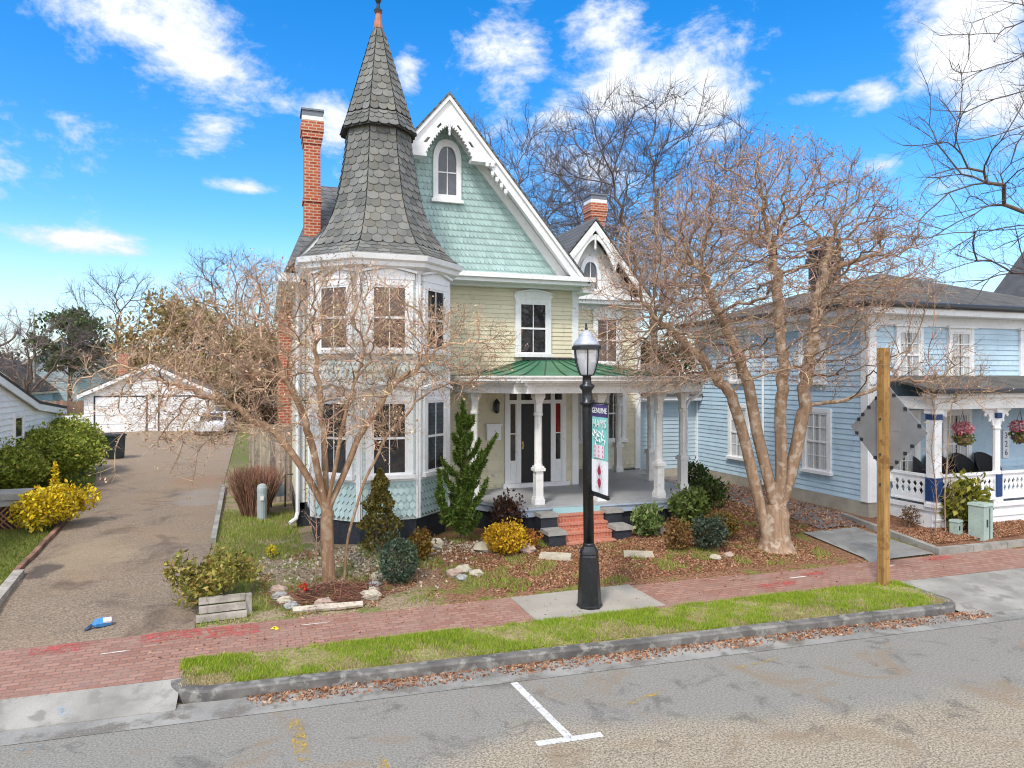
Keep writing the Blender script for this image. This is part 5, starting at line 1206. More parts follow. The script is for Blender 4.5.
# ------------------------------------------------------------------ trees
def colonize(stems, att, step, kill, reach, iters, seed, trop=(0,0,.0), wiggle=.15, maxn=9000):
    """space colonisation: limbs grow from the given stems into a cloud of points"""
    rs = np.random.default_rng(seed); pos = []; par = []
    for poly, root in stems:
        prev = root
        if root == -2: prev = int(np.argmin(np.linalg.norm(np.array(pos)-np.array(poly[0]),axis=1))); poly = poly[1:]
        for i,p in enumerate(poly):
            p = np.array(p,float)
            if prev is not None and prev >= 0:
                q = pos[prev]; d = np.linalg.norm(p-q); m_ = max(1,int(d/step))
                for k in range(1,m_+1): pos.append(q+(p-q)*k/m_+(rs.normal(size=3)*step*.07 if k < m_ else 0)); par.append(prev if k == 1 else len(pos)-2)
                prev = len(pos)-1
            else: pos.append(p); par.append(-1); prev = len(pos)-1
    P = np.array(pos); par = list(par); att = np.array(att)
    D = np.full(len(att),1e9); N_ = np.zeros(len(att),int)
    def upd(i0):
        for c0 in range(i0,len(P),256):
            sub = P[c0:c0+256]; d = np.linalg.norm(att[:,None]-sub[None],axis=2); j = d.argmin(1); dm = d[np.arange(len(att)),j]
            b_ = dm < D; D[b_] = dm[b_]; N_[b_] = j[b_]+c0
    upd(0)
    for it in range(iters):
        keep = D > kill; att, D, N_ = att[keep], D[keep], N_[keep]
        act = D < reach
        if not act.any():
            if len(att) == 0: break
            act = D < np.partition(D,min(5,len(D)-1))[min(5,len(D)-1)]+1e-6
        dirs = (att[act]-P[N_[act]]); dirs /= np.linalg.norm(dirs,axis=1)[:,None]+1e-9
        u, inv = np.unique(N_[act],return_inverse=True); S = np.zeros((len(u),3)); np.add.at(S,inv,dirs); pv = np.array(par)[u]; iner = P[u]-P[np.maximum(pv,0)]; iner /= np.linalg.norm(iner,axis=1)[:,None]+1e-9
        S /= np.linalg.norm(S,axis=1)[:,None]+1e-9; S += .55*iner; S += rs.normal(size=S.shape)*wiggle+np.array(trop); S /= np.linalg.norm(S,axis=1)[:,None]+1e-9
        new = P[u]+S*step; i0 = len(P); P = np.vstack([P,new]); par += list(u); upd(i0)
        if len(P) > maxn: break
    return P, np.array(par)
def limb_radii(P, par, tip, ex, cap):
    n = len(P); acc = np.zeros(n); r = np.zeros(n); kids = [[] for _ in range(n)]
    for i in range(n-1,-1,-1):
        r[i] = tip if acc[i] == 0 else acc[i]**(1/ex)
        if par[i] >= 0: acc[par[i]] += r[i]**ex; kids[par[i]].append(i)
    return np.minimum(r,cap), kids
def limb_meshes(P, par, r, kids, thick, n_trunk=9, n_twig=4, flare=0.0):
    tr, cr = MB(), MB(); n = len(P); Q = P.copy()
    for _ in range(4):
        R2 = Q.copy()
        for i in range(n):
            if par[i] >= 0 and len(kids[i]) >= 1: R2[i] = .5*Q[i]+.25*Q[par[i]]+.25*Q[kids[i][0]]
        Q = R2
    starts = [(i,None) for i in range(n) if par[i] < 0]; 
    while starts:
        i, pr0 = starts.pop(); ch = [i] if pr0 is None else [pr0,i]; j = i
        while kids[j]:
            ks = sorted(kids[j],key=lambda k:-r[k]); 
            for k in ks[1:]: starts.append((k,j))
            j = ks[0]; ch.append(j)
        rad = [r[c] for c in ch]
        if pr0 is not None: rad[0] = min(rad[0], rad[1]*1.25)
        cut = next((k for k,q in enumerate(rad) if q < thick), len(ch))
        if cut >= 2:
            pts = [tuple(Q[c]) for c in ch[:cut+1]]; rr = rad[:cut+1]
            if pr0 is None and flare: rr = [q*(1+flare*math.exp(-k*1.3)) for k,q in enumerate(rr)]
            tr.tube(pts, rr, n_trunk if rr[0] > thick*2.5 else 6, False)
        if cut < len(ch):
            s_ = max(0,cut-1) if cut >= 2 else 0
            cr.tube([tuple(Q[c]) for c in ch[s_:]], rad[s_:], n_twig, False)
    return tr, cr, Q
def twig_arrays(start, dirs, length, r0, rs, bend=.35, segs=2):
    """many tapering three sided twigs at once"""
    n = len(start); d = dirs/np.linalg.norm(dirs,axis=1)[:,None]; L = length[:,None] if hasattr(length,'__len__') else np.full((n,1),length)
    pts = [start]
    for k in range(segs):
        d = d+rs.normal(size=d.shape)*bend*.5; d[:,2] += bend*.15; d /= np.linalg.norm(d,axis=1)[:,None]; pts.append(pts[-1]+d*L/segs)
    V = []
    for k,p in enumerate(pts):
        t = d; a = np.cross(t,np.array([.31,.52,.79])); a /= np.linalg.norm(a,axis=1)[:,None]+1e-9; b_ = np.cross(t,a); rr = r0*(1-.7*k/segs)
        V += [p+a*rr, p+(-.5*a+.866*b_)*rr, p+(-.5*a-.866*b_)*rr]
    V = np.stack(V,axis=1); m_ = 3*(segs+1); F = []
    for k in range(segs):
        for q in range(3): F.append([k*3+q,k*3+(q+1)%3,(k+1)*3+(q+1)%3,(k+1)*3+q])
    F = (np.arange(n)[:,None,None]*m_+np.array(F)[None]).reshape(-1,4)
    return V.reshape(-1,3), F, pts[-1]
def merge(parts):
    V = []; F = []; o = 0
    for v_,f_ in parts: V.append(np.asarray(v_)); F.append(np.asarray(f_)+o); o += len(v_)
    return np.vstack(V), np.vstack(F)
def dome(n, c, rx, ry, rz, seed, lo=-.2, hollow=.0, cut=None):
    rs = np.random.default_rng(seed); out = []
    while len(out) < n:
        p = rs.uniform(-1,1,3)
        q = p.dot(p)
        if q > 1 or q < hollow or p[2] < lo: continue
        w = np.array([c[0]+p[0]*rx, c[1]+p[1]*ry, c[2]+p[2]*rz])
        if cut is not None and not cut(w): continue
        out.append(w)
    return np.array(out)
def tree(name, label, base, stems, att, step, kill, reach, tip, ex, cap, thick, bark, twigm, seed, twigs=3, tl=.4, tr0=.006, seeds=0, group=None, trop=(0,0,.05), wig=.18, flare=.25, iters=140, spread=.9, cat='tree', maxn=9000, rootmin=0):
    t = thing(name, base, label, cat, group); rs = np.random.default_rng(seed+99)
    P, par = colonize(stems, att, step, kill, reach, iters, seed, trop, wig, maxn)
    r, kids = limb_radii(P, par, tip, ex, cap)
    if rootmin:
        for i in range(len(P)):
            if P[i][2] < base[2]+.95 and math.hypot(P[i][0]-base[0],P[i][1]-base[1]) < .1: r[i] = max(r[i], rootmin*(1.12-.22*(P[i][2]-base[2])))
    tr, cr, Q = limb_meshes(P, par, r, kids, thick, flare=flare)
    obj('trunk', tr, bark, t, True)
    parts = []
    if cr.v: parts.append((np.array(cr.v), np.array(cr.f)))
    idx = np.array([i for i in range(len(P)) if r[i] < tip*2.4 and par[i] >= 0]); idx = np.repeat(idx, twigs)
    if len(idx):
        d0 = Q[idx]-Q[par[idx]]; d0 /= np.linalg.norm(d0,axis=1)[:,None]+1e-9
        dd = d0*.9+rs.normal(size=(len(idx),3))*spread*.6; dd[:,2] += .25
        V, F, E_ = twig_arrays(Q[idx], dd, tl*(.5+.9*rs.random(len(idx))), tr0, rs); parts.append((V,F))
        pick = rs.random(len(E_)) < .8; dd2 = dd[pick]+rs.normal(size=(pick.sum(),3))*.8
        V, F, E2 = twig_arrays(E_[pick]*.6+Q[idx][pick]*.4, dd2, tl*.6*(.5+.9*rs.random(pick.sum())), tr0*.75, rs); parts.append((V,F))
        if seeds:
            k = rs.random(len(E_)) < seeds; V, F = leaf_faces(np.repeat(E_[k],3,axis=0)+rs.normal(size=(k.sum()*3,3))*.03, rs.normal(size=(k.sum()*3,3)), .045, rs); parts.append((V,F))
    V, F = merge(parts); np_obj('crown', V, F, twigm, t)
    return t, P, r
# left crape myrtle: a short trunk splitting into rising limbs, one long limb reaching over the driveway
bx,by,bz = 1.1,13.15,.25
base_ = [(bx,by,bz-.15),(bx-.02,by,bz+.6),(bx-.05,by,bz+1.25)]
stL = [(base_,None)]
def stemL(*pts): stL.append((list(pts), 'top'))
limbs = [[(bx-.38,by+.1,2.2),(bx-.85,by+.2,2.9),(bx-1.6,by+.3,3.45),(bx-2.6,by+.3,3.85),(bx-3.5,by+.3,4.15)],
         [(bx-.22,by-.1,2.4),(bx-.42,by-.2,3.2),(bx-.85,by-.3,4.2)],
         [(bx-.05,by+.15,2.4),(bx-.12,by+.25,3.4),(bx-.2,by+.3,4.6)],
         [(bx+.10,by-.1,2.3),(bx+.22,by-.15,3.1),(bx+.55,by-.2,4.2)],
         [(bx+.26,by+.05,2.15),(bx+.55,by,2.9),(bx+1.1,by-.1,3.7),(bx+1.9,by-.1,4.4)]]
second = [(bx+.27,by+.05,bz-.1),(bx+.33,by+.02,bz+.8),(bx+.66,by,2.1),(bx+1.05,by-.05,2.8),(bx+1.7,by-.1,3.6)]
shoot = [(bx-.24,by-.05,bz-.1),(bx-.22,by-.05,bz+1.2),(bx-.34,by-.05,2.3)]
def build_stems(base_, limbs, extra):
    S = [(base_,None)]; n0 = None
    return S, limbs, extra
# flatten into stems with explicit parents
def stems_from(base_, limbs, step, extra=()):
    cnt = 1
    for a,b_ in zip(base_,base_[1:]): cnt += max(1,int(np.linalg.norm(np.array(b_)-np.array(a))/step))
    S = [(base_,None)]; top = cnt-1
    for l in limbs: S.append((l, top))
    for e in extra: S.append((e,None))
    return S
attL = np.vstack([dome(2300,(bx-.3,by-.1,3.5),3.05,2.5,2.65,3,-.25,.22,lambda w: w[2] > 2.3+.6*max(0,1.7-math.hypot(w[0]-bx,w[1]-by)) and (w[0]-bx < 1.2 or w[2] > 3.7)),
                  dome(130,(bx-3.2,by+.3,3.85),1.25,1.1,.75,4,-1,.0), dome(6,(bx-2.7,by-.2,2.4),.8,.8,.4,6,-1), dome(330,(bx+2.3,by-.2,4.45),1.2,1.2,.85,5,-1)])
tree('crape_myrtle','bare multi-stemmed crape myrtle in the stone-edged bed in front of the tower',(bx,by,bz),stems_from(base_,limbs,.12,[second,shoot]),attL,.12,.165,1.2,.0052,2.16,.15,.020,bark_crape,twig_crape,21,3,.27,.0040,.30,None,(0,0,.10),.16,.55,maxn=16000)
# right crape myrtle: four heavy stems from one swollen foot
bx,by,bz = 10.45,12.4,.25
base_ = [(bx,by,bz-.15),(bx-.03,by,bz+.35),(bx-.02,by,bz+.85)]
limbs = [[(bx-.12,by+.02,1.55),(bx-.36,by+.2,2.8),(bx-.5,by+.3,3.9),(bx-1.0,by+.4,5.2),(bx-1.7,by+.4,6.3)],
         [(bx+.06,by-.1,1.7),(bx+.02,by-.1,2.9),(bx+.12,by-.05,4.4),(bx+.1,by+.1,6.0),(bx-.1,by+.2,7.2)],
         [(bx+.24,by-.05,1.5),(bx+.50,by-.15,2.8),(bx+.66,by-.2,4.2),(bx+1.0,by-.1,5.8),(bx+1.5,by,7.0)]]
low = [(bx-.14,by+.02,bz-.1),(bx-.32,by+.06,1.0),(bx-.54,by+.12,1.9),(bx-.85,by+.25,3.3),(bx-1.25,by+.35,3.95),(bx-2.1,by+.4,4.7),(bx-2.8,by+.3,5.2)]
side_ = [(bx+.57,by-.17,3.3),(bx+1.25,by-.6,3.45),(bx+2.2,by-1.0,3.85),(bx+3.0,by-1.3,3.9)]
attR = np.vstack([dome(6000,(bx-.1,by+.1,5.3),3.7,3.0,3.75,13,-.40,.2,lambda w: w[2] > 3.6+.5*max(0,1.6-math.hypot(w[0]-bx,w[1]-by)) and (w[0]-bx < .9 or w[2] > 5.0+.25*(w[0]-bx))),
                  dome(90,(bx+3.0,by-1.3,4.2),1.2,1.0,.7,14,-1), dome(900,(bx-2.75,by+.3,5.4),1.5,1.6,2.0,15,-1)])
tree('crape_myrtle','tall bare crape myrtle with four heavy stems between the porch and the blue house',(bx,by,bz),stems_from(base_,limbs,.14,[low])+[(side_,-2)],attR,.135,.17,1.3,.0060,2.04,.40,.024,bark_pale,twig_rust,31,2,.30,.0046,.25,None,(0,0,.09),.17,.7,maxn=22000,rootmin=.29)
# flared, pale lower trunk comes from the cap radius; a knot scar on the front
# small twisted tree by the blue porch
bx,by,bz = 14.72,12.1,.25
stv = [([(bx,by,bz-.1),(bx+.05,by,1.4),(bx-.15,by,2.3),(bx+.05,by,3.2)],None),([(bx+.35,by+.0,bz-.1),(bx+.30,by,1.2),(bx+.42,by,2.4),(bx+.5,by,3.2)],None),([(bx+.62,by-.1,bz-.1),(bx+.62,by-.1,1.0),(bx+.35,by,1.5),(bx+.42,by,2.3)],None)]
tree('young_tree','small twisted bare tree with three thin stems at the blue porch corner',(bx+.3,by,bz),stv,dome(75,(bx+.5,by-.2,3.75),1.3,.9,.75,51,-.8),.16,.26,1.6,.006,2.5,.065,.018,bark_crape,twig_crape,52,3,.35,.0045,.2)
# big bare tree behind the house
def big_tree(label, base, h, rx, ry, seed, twm, bark, n=900, tip=.011, name='bare_tree', step=.42, crown0=.35, cap=.36, group='bare trees behind the houses', fork=.38, twigs=4, tl=.85, tr0=.009, lean=(0,0)):
    x_,y_,z_ = base; rs = np.random.default_rng(seed); bb = [(x_,y_,z_-.3),(x_+lean[0]*.3,y_+lean[1]*.3,z_+h*fork*.5),(x_+lean[0]*.6,y_+lean[1]*.6,z_+h*fork)]
    lm = []; nl = 4
    for k in range(nl):
        a = 2*math.pi*(k+rs.random()*.6)/nl; q = rs.uniform(.25,.5); zz = h*fork
        lm.append([(bb[-1][0]+q*rx*.5*math.cos(a),bb[-1][1]+q*ry*.5*math.sin(a),z_+zz+h*.16),(bb[-1][0]+q*rx*math.cos(a),bb[-1][1]+q*ry*math.sin(a),z_+zz+h*.34)])
    lm.append([(bb[-1][0],bb[-1][1],z_+h*(fork+.2)),(bb[-1][0]+lean[0]*.4,bb[-1][1],z_+h*(fork+.45))])
    at = dome(n,(x_+lean[0],y_+lean[1],z_+h*(crown0+.5*(1-crown0))),rx,ry,h*.5*(1-crown0),seed+1,-1,.12)
    return tree(name,label,base,stems_from(bb,lm,step),at,step,step*1.6,step*8,tip,2.02,cap,tip*3.2,bark,twm,seed,twigs,tl,tr0,0,group,(0,0,.08),.2,.3)
bgt = [('largest bare tree rising behind the porch between the two houses',(15.7,26.2,.6),15.8,5.6,4.5,61,1700,.40,.36),
       ('bare tree directly behind the main gable of the Victorian house',(14.6,40,.7),19.5,6.5,5,62,900,.36,.34),
       ('broad bare tree behind the small right hand chimney',(20.5,41,.7),21,6.2,5,63,1000,.36,.36),
       ('bare tree just left of the side wing gable, lower than its neighbours',(17.2,36,.7),14.5,5,4,64,650,.34,.3),
       ('bare tree behind the left wall of the house by its chimney',(-2.2,60,.7),13.6,5.4,5,65,700,.36,.34),
       ('slim bare tree above the garage roof',(-10.5,60,.7),11.5,4.2,4,66,450,.32,.3),
       ('bare tree behind the blue house roof',(29,42,.7),15,6,5,67,600,.36,.34)]
for i,(lb,b_,h_,rx,ry,sd,n_,fk,cp_) in enumerate(bgt): big_tree(lb,b_,h_,rx,ry,sd,twig_dark,bark_dark,n_,tip=.010 if b_[1] < 45 else .014,fork=fk,cap=cp_)
big_tree('wide pinkish bare tree far left behind the teal cottage',(-17.5,64,.7),8.6,6.0,4.5,71,twig_pinkish,bark_dark,900,.015,step=.4,crown0=.2,fork=.25,cap=.3,twigs=3)
big_tree('second pinkish bare tree beyond the utility pole',(-24,72,.7),8.8,5.0,4.5,72,twig_pinkish,bark_dark,600,.016,step=.45,crown0=.2,fork=.25,cap=.3,twigs=3)
# street tree at the right edge, its limbs reaching into the sky above the blue house
bx,by,bz = 19.4,10.6,.2
stR = [([(bx,by,bz-.2),(bx,by+.1,3.5),(bx-.3,by+.2,6.0)],None)]
limbs = [[(bx-1.2,by+.3,8.2),(bx-2.2,by+.3,10.2),(bx-2.9,by+.2,12.2)],[(bx-1.8,by+.2,7.0),(bx-3.6,by+.2,7.6),(bx-5.2,by+.1,8.4)],[(bx+.6,by,8.5),(bx+1.2,by,11)],[(bx+1.5,by+.3,7.4),(bx+3,by+.4,9)],[(bx-1.5,by-.1,6.1),(bx-3.2,by-.2,6.0),(bx-4.6,by-.2,6.3)]]
at = np.vstack([dome(620,(bx-2.9,by+.2,9.6),3.9,2.2,3.6,81,-1,.1), dome(300,(bx-4.5,by,7.2),2.7,1.6,1.9,82,-1), dome(220,(bx+2.2,by,9.5),3.0,2.5,3.4,83,-1)])
tree('bare_tree','bare street tree at the right edge whose dark limbs reach over the blue house',(bx,by,bz),stems_from(stR[0][0],limbs,.3),at,.28,.5,2.4,.0085,2.3,.24,.026,bark_dark,twig_dark,84,2,.6,.005,0,None,(0,0,.02),.22,.3)

# evergreens in the distance
pine_leaf = leafmat('pine_needles',[(.06,.10,.03),(.10,.15,.05),(.15,.18,.06),(.04,.065,.022)],.7,.2)
ever_leaf = leafmat('dark_evergreen_leaves',[(.018,.03,.012),(.04,.06,.02),(.08,.09,.03),(.012,.02,.01)],.7,.15)
olive_leaf = leafmat('vine_brown_leaves',[(.36,.21,.09),(.42,.28,.12),(.26,.23,.08),(.50,.34,.18),(.20,.17,.07)],.8,.2)
def clump_tree(name, label, base, h, rx, ry, seed, n_clump, per, size, lm, trunk_h, r_tr, cat='tree', group=None, crown0=.3, csize=1.0, aspect=.3, vert=.55):
    t = thing(name, base, label, cat, group); rs = np.random.default_rng(seed); x_,y_,z_ = base
    cc = dome(n_clump,(x_,y_,z_+h*(crown0+1)/2),rx,ry,h*(1-crown0)/2,seed,-1,.15)
    mb = MB(); mb.tube([(x_,y_,z_-.2),(x_+.1,y_,z_+h*.4),(x_,y_,z_+h*.9)],[r_tr,r_tr*.7,r_tr*.2],8,False)
    for c_ in cc[:40]:
        zz = min(c_[2]-.2, z_+h*.85); zz = z_+max(trunk_h,(zz-z_)*.75); mb.tube([(x_,y_,zz),((x_+c_[0])/2,(y_+c_[1])/2,(zz+c_[2])/2+.1),tuple(c_)],[r_tr*.35,r_tr*.22,.02],5,False)
    obj('trunk', mb, bark_dark, t, True); parts = []
    for c_ in cc:
        q = csize*rs.uniform(.6,1.25); parts.append(leaves(c_,per,q*1.15,q*1.0,q*vert,size,.35,.25,0,rs,.25))
    V,F = merge(parts); np_obj('crown',V,F,lm,t); return t
clump_tree('pine_tree','dark green pine with an open crown behind the pale blue cottages',(-16.0,70,.7),9.3,3.0,2.5,91,26,230,.36,pine_leaf,3.5,.22,crown0=.35,csize=1.15,vert=.8)
clump_tree('leafy_tree','big brown and olive leaved tree beyond the garage roof',(-5.6,55,.7),8.9,4.0,3.5,92,56,200,.32,olive_leaf,2.5,.3,crown0=.12,csize=1.35,vert=1.0)
clump_tree('leafy_tree','rounded brown leaved tree between the garage and the house',(-.6,58,.7),7.4,3.4,3.0,93,36,200,.32,olive_leaf,2.2,.25,crown0=.1,csize=1.25,vert=.95)
clump_tree('evergreen_tree','dark evergreen between the Victorian house and the blue house',(17.8,29.5,.6),5.4,2.3,2.0,94,34,260,.24,ever_leaf,.8,.2,crown0=.05,csize=.8)
clump_tree('evergreen_tree','dark conifer just behind the porch roof corner',(15.2,27.8,.6),5.6,1.4,1.4,95,22,240,.22,ever_leaf,.8,.15,crown0=.05,csize=.7)
clump_tree('holly_tree','mid green bushy evergreen between the teal cottage and the utility pole',(-17.4,50,.6),3.9,1.9,1.6,96,26,240,.22,leafmat('holly_leaves',[(.07,.10,.015),(.12,.15,.03),(.04,.06,.012)],.6),.6,.15,crown0=.0,csize=.75)
clump_tree('brown_shrub','tangled brown shrub against the dark fence beyond the driveway end',(.2,50,.7),4.2,2.4,1.5,97,24,220,.25,leafmat('tangle_leaves',[(.10,.05,.03),(.16,.09,.05),(.06,.04,.025)],.8),.6,.12,'shrub',crown0=.0,csize=.8)
# far wood that closes the horizon
rs = np.random.default_rng(5); parts = []
for k in range(260):
    a = R(-75+190*k/260+rs.uniform(-.4,.4)); d = rs.uniform(110,150); hgt = rs.uniform(5,9.5); parts.append(leaves((d*math.sin(a),d*math.cos(a),.5+hgt*.5),150,3.2,2.5,hgt*.55,.9,.3,.3,0,rs,.3))
V,F = merge(parts); tag(np_obj('far_wood',V,F,leafmat('far_wood_leaves',[(.10,.08,.065),(.14,.11,.085),(.07,.075,.04),(.18,.14,.11)],.9,.1),None,(0,120,.6)),'low band of brown and olive woodland closing the horizon','woodland',None,'stuff')

# ------------------------------------------------------------------ shrubs
def bush(name, label, x_, y_, rx, ry, h, n, size, cols, lump=.35, surf=.55, shape='ball', group=None, up=.15, stems=7, trans=.2, aspect=.5, seed=0, twigc=None):
    rs = np.random.default_rng(seed+int(abs(x_*100)+abs(y_*10))); z_ = G(x_,y_); t = thing(name,(x_,y_,z_),label,'shrub',group)
    mb = MB()
    for k in range(stems):
        a = rs.random()*6.28; q = rs.random()**.5*.6; mb.tube([(x_+.04*math.cos(a),y_+.04*math.sin(a),z_-.03),(x_+q*rx*.6*math.cos(a),y_+q*ry*.6*math.sin(a),z_+h*.4),(x_+q*rx*math.cos(a),y_+q*ry*math.sin(a),z_+h*.75)],[.014,.010,.004],5,False)
    obj('stem', mb, bark_dark, t)
    if shape == 'ball':
        V,F = merge([leaves((x_,y_,z_+h*.52),n,rx,ry,h*.5,size,lump,surf,0,rs,up),leaves((x_,y_,z_+h*.55),n//7,rx*1.12,ry*1.12,h*.56,size,.6,.8,0,rs,up+.3)])
    elif shape == 'cone':
        u = rs.random(n)**.75; prof_ = np.minimum(1,(1-u)**.8*1.35+.05)*np.where(u < .12,.75+u*2,1)*(.86+.20*np.sin(u*24)+.06*np.sin(u*47)); a = rs.random(n)*2*math.pi; q = .6+.4*rs.random(n)**.6; q *= 1+.18*np.sin(a*3+u*9)
        d = np.stack([np.cos(a),np.sin(a),np.full(n,.35)],axis=1); p = np.stack([x_+rx*prof_*q*np.cos(a),y_+ry*prof_*q*np.sin(a),z_+.03+u*h],axis=1); V,F = leaf_faces(p,d,size,rs,up)
    elif shape == 'patch':
        parts = []
        for k in range(14): a = rs.random()*6.28; q = rs.random()**.5*.8; parts.append(leaves((x_+q*rx*math.cos(a),y_+q*ry*math.sin(a),z_+h*rs.uniform(.35,.7)),n//14,rx*.38,ry*.38,h*.32,size,.3,.3,0,rs,up))
        V,F = merge(parts)
    np_obj('foliage',V,F,leafmat(name+'_leaf_'+str(int(abs(x_*100))),cols,.55,trans) if isinstance(cols,list) else cols,t); return t
bush('conical_shrub','bronze green conical arborvitae in front of the bay',2.21,14.35,.42,.38,1.62,3000,.085,[(.12,.10,.02),(.20,.16,.03),(.09,.10,.022),(.28,.21,.05),(.06,.05,.018)],shape='cone',up=.5)
bush('boxwood_shrub','round blue green clipped shrub nearest the left tree bed',2.27,12.72,.37,.35,.84,2600,.06,[(.05,.085,.05),(.09,.13,.08),(.16,.21,.14),(.03,.05,.03)],.18,.7)
bush('spirea_shrub','small yellow brown shrub beside the round blue green shrub',2.94,13.73,.25,.24,.60,900,.07,[(.22,.14,.02),(.32,.20,.03),(.12,.08,.015),(.18,.07,.02)],.35,.5)
bush('nandina_shrub','dark reddish brown bush against the porch foundation left of the steps',5.15,14.9,.40,.34,.95,1300,.085,[(.075,.03,.022),(.12,.05,.03),(.05,.035,.02),(.03,.018,.014)],.4,.4)
bush('golden_shrub','bright golden yellow dwarf shrub left of the brick steps',4.72,13.75,.44,.40,.66,2600,.065,[(.66,.38,.015),(.80,.52,.025),(.48,.24,.012),(.26,.12,.012),(.72,.58,.05)],.3,.55)
bush('rust_shrub','low rusty orange tuft right of the golden shrub',5.25,13.9,.27,.25,.42,600,.065,[(.36,.13,.03),(.45,.2,.04),(.2,.08,.02)],.4,.4)
bush('variegated_shrub','pale variegated green shrub right of the brick steps',8.16,13.98,.36,.32,.66,800,.13,[(.09,.15,.03),(.22,.30,.09),(.05,.09,.02),(.34,.38,.16)],.35,.45,up=.3)
bush('aucuba_shrub','yellow green broadleaf shrub at the right corner of the porch',9.55,14.35,.48,.42,.84,1200,.13,[(.10,.15,.025),(.20,.26,.06),(.05,.09,.02),(.28,.32,.10)],.35,.45,up=.25)
bush('evergreen_shrub','dark green shrub standing highest beside the porch downpipe',12.1,18.0,.55,.5,.95,1300,.11,[(.025,.05,.012),(.05,.09,.02),(.10,.14,.035),(.015,.03,.01)],.35,.45)
bush('evergreen_shrub','dark green rounded shrub in front of the gravel strip behind the porch corner',11.35,16.2,.55,.48,.80,1300,.11,[(.03,.055,.012),(.06,.10,.02),(.12,.16,.04),(.015,.03,.01)],.35,.45)
bush('rusty_shrub','thin rusty brown shrub in the middle of the right mulch bed',8.33,12.95,.34,.30,.66,750,.075,[(.26,.11,.03),(.20,.12,.04),(.12,.06,.025),(.30,.2,.06)],.45,.3)
bush('laurel_shrub','dark blue green shrub left of the big crape myrtle foot',8.98,12.72,.38,.34,.74,1500,.075,[(.035,.055,.035),(.06,.09,.055),(.11,.14,.10),(.02,.03,.02)],.35,.5)
bush('barberry_shrub','orange brown shrub behind the dark blue green one',9.75,13.35,.42,.36,.58,900,.08,[(.24,.11,.02),(.32,.18,.03),(.14,.09,.02),(.10,.11,.03)],.4,.35)
bush('azalea_shrub','sprawling yellow green azalea spilling over the stacked timbers',-.72,12.55,.78,.62,.92,2600,.085,[(.17,.19,.03),(.30,.29,.05),(.44,.36,.09),(.11,.13,.025),(.32,.17,.06)],.4,.4,'patch')
bush('forsythia_shrub','bright yellow forsythia in full flower beside the driveway',-4.62,19.15,.90,.75,1.08,4200,.10,[(.72,.50,.01),(.80,.62,.02),(.60,.36,.01),(.30,.22,.03),(.82,.70,.06)],.4,.3,'patch',trans=.15)
bush('forsythia_spray','tall yellow forsythia spray rising above the flowering bush',-4.75,19.5,.2,.2,1.5,260,.10,[(.72,.50,.01),(.80,.62,.02),(.60,.36,.01),(.82,.70,.06)],.4,.3,'cone',trans=.15)
hedge_c = [(.14,.20,.025),(.25,.31,.04),(.38,.41,.06),(.07,.11,.018),(.46,.40,.08)]
for (x_,y_,rx,ry,h_,lb) in ((-7.7,23.3,1.8,1.5,1.62,'clipped olive green hedge mound at the left edge behind the lattice planter'),(-6.9,25.8,1.7,1.5,1.8,'clipped olive green hedge mound in the middle of the row'),(-6.85,28.6,1.5,1.5,1.95,'clipped olive green hedge mound nearest the trash bin'),(-9.0,26.6,1.3,1.3,1.5,'clipped hedge mound against the white outbuilding wall')):
    bush('hedge_shrub',lb,x_,y_,rx,ry,h_,15000,.115,hedge_c,.2,.72,'ball','clipped hedge shrubs by the driveway')
bush('porch_shrub','yellow green leafy shrub in front of the blue porch railing',15.75,12.12,.60,.42,1.28,1200,.15,[(.14,.15,.015),(.26,.25,.03),(.08,.10,.015),(.36,.32,.05)],.3,.45,up=.2)
bush('dry_shrub','dry twiggy brown weeds at the corner of the blue house',14.65,12.75,.28,.25,.55,350,.06,[(.14,.08,.04),(.22,.13,.06)],.5,.2)
bush('daffodil_clump','little clump of yellow flowers in the left bed',.12,14.75,.12,.12,.25,130,.06,[(.75,.55,.02),(.8,.66,.04),(.12,.2,.03)],.3,.3)
# cut back twiggy clump: many upright red brown canes
t = thing('twiggy_shrub',(-.25,19.3,.4),'cut back reddish brown twiggy shrub beside the driveway kerb','shrub'); rs = np.random.default_rng(77); n = 900
a = rs.random(n)*6.28; q = rs.random(n)**.5; st0 = np.stack([-.25+q*.28*np.cos(a),19.3+q*.26*np.sin(a),np.full(n,.33)],axis=1); dd = np.stack([q*.30*np.cos(a),q*.28*np.sin(a),np.full(n,1.0)],axis=1)+rs.normal(size=(n,3))*.05
V,F,E_ = twig_arrays(st0,dd,1.25*(.75+.35*rs.random(n)),.011,rs,.10,3); V2,F2,_ = twig_arrays(E_-dd*.3,dd+rs.normal(size=(n,3))*.35,.3+.1*rs.random(n),.006,rs,.2); V,F = merge([(V,F),(V2,F2)]); np_obj('canes',V,F,mat('red_brown_canes',(.32,.17,.11),.85,.2,3,island=.5),t)
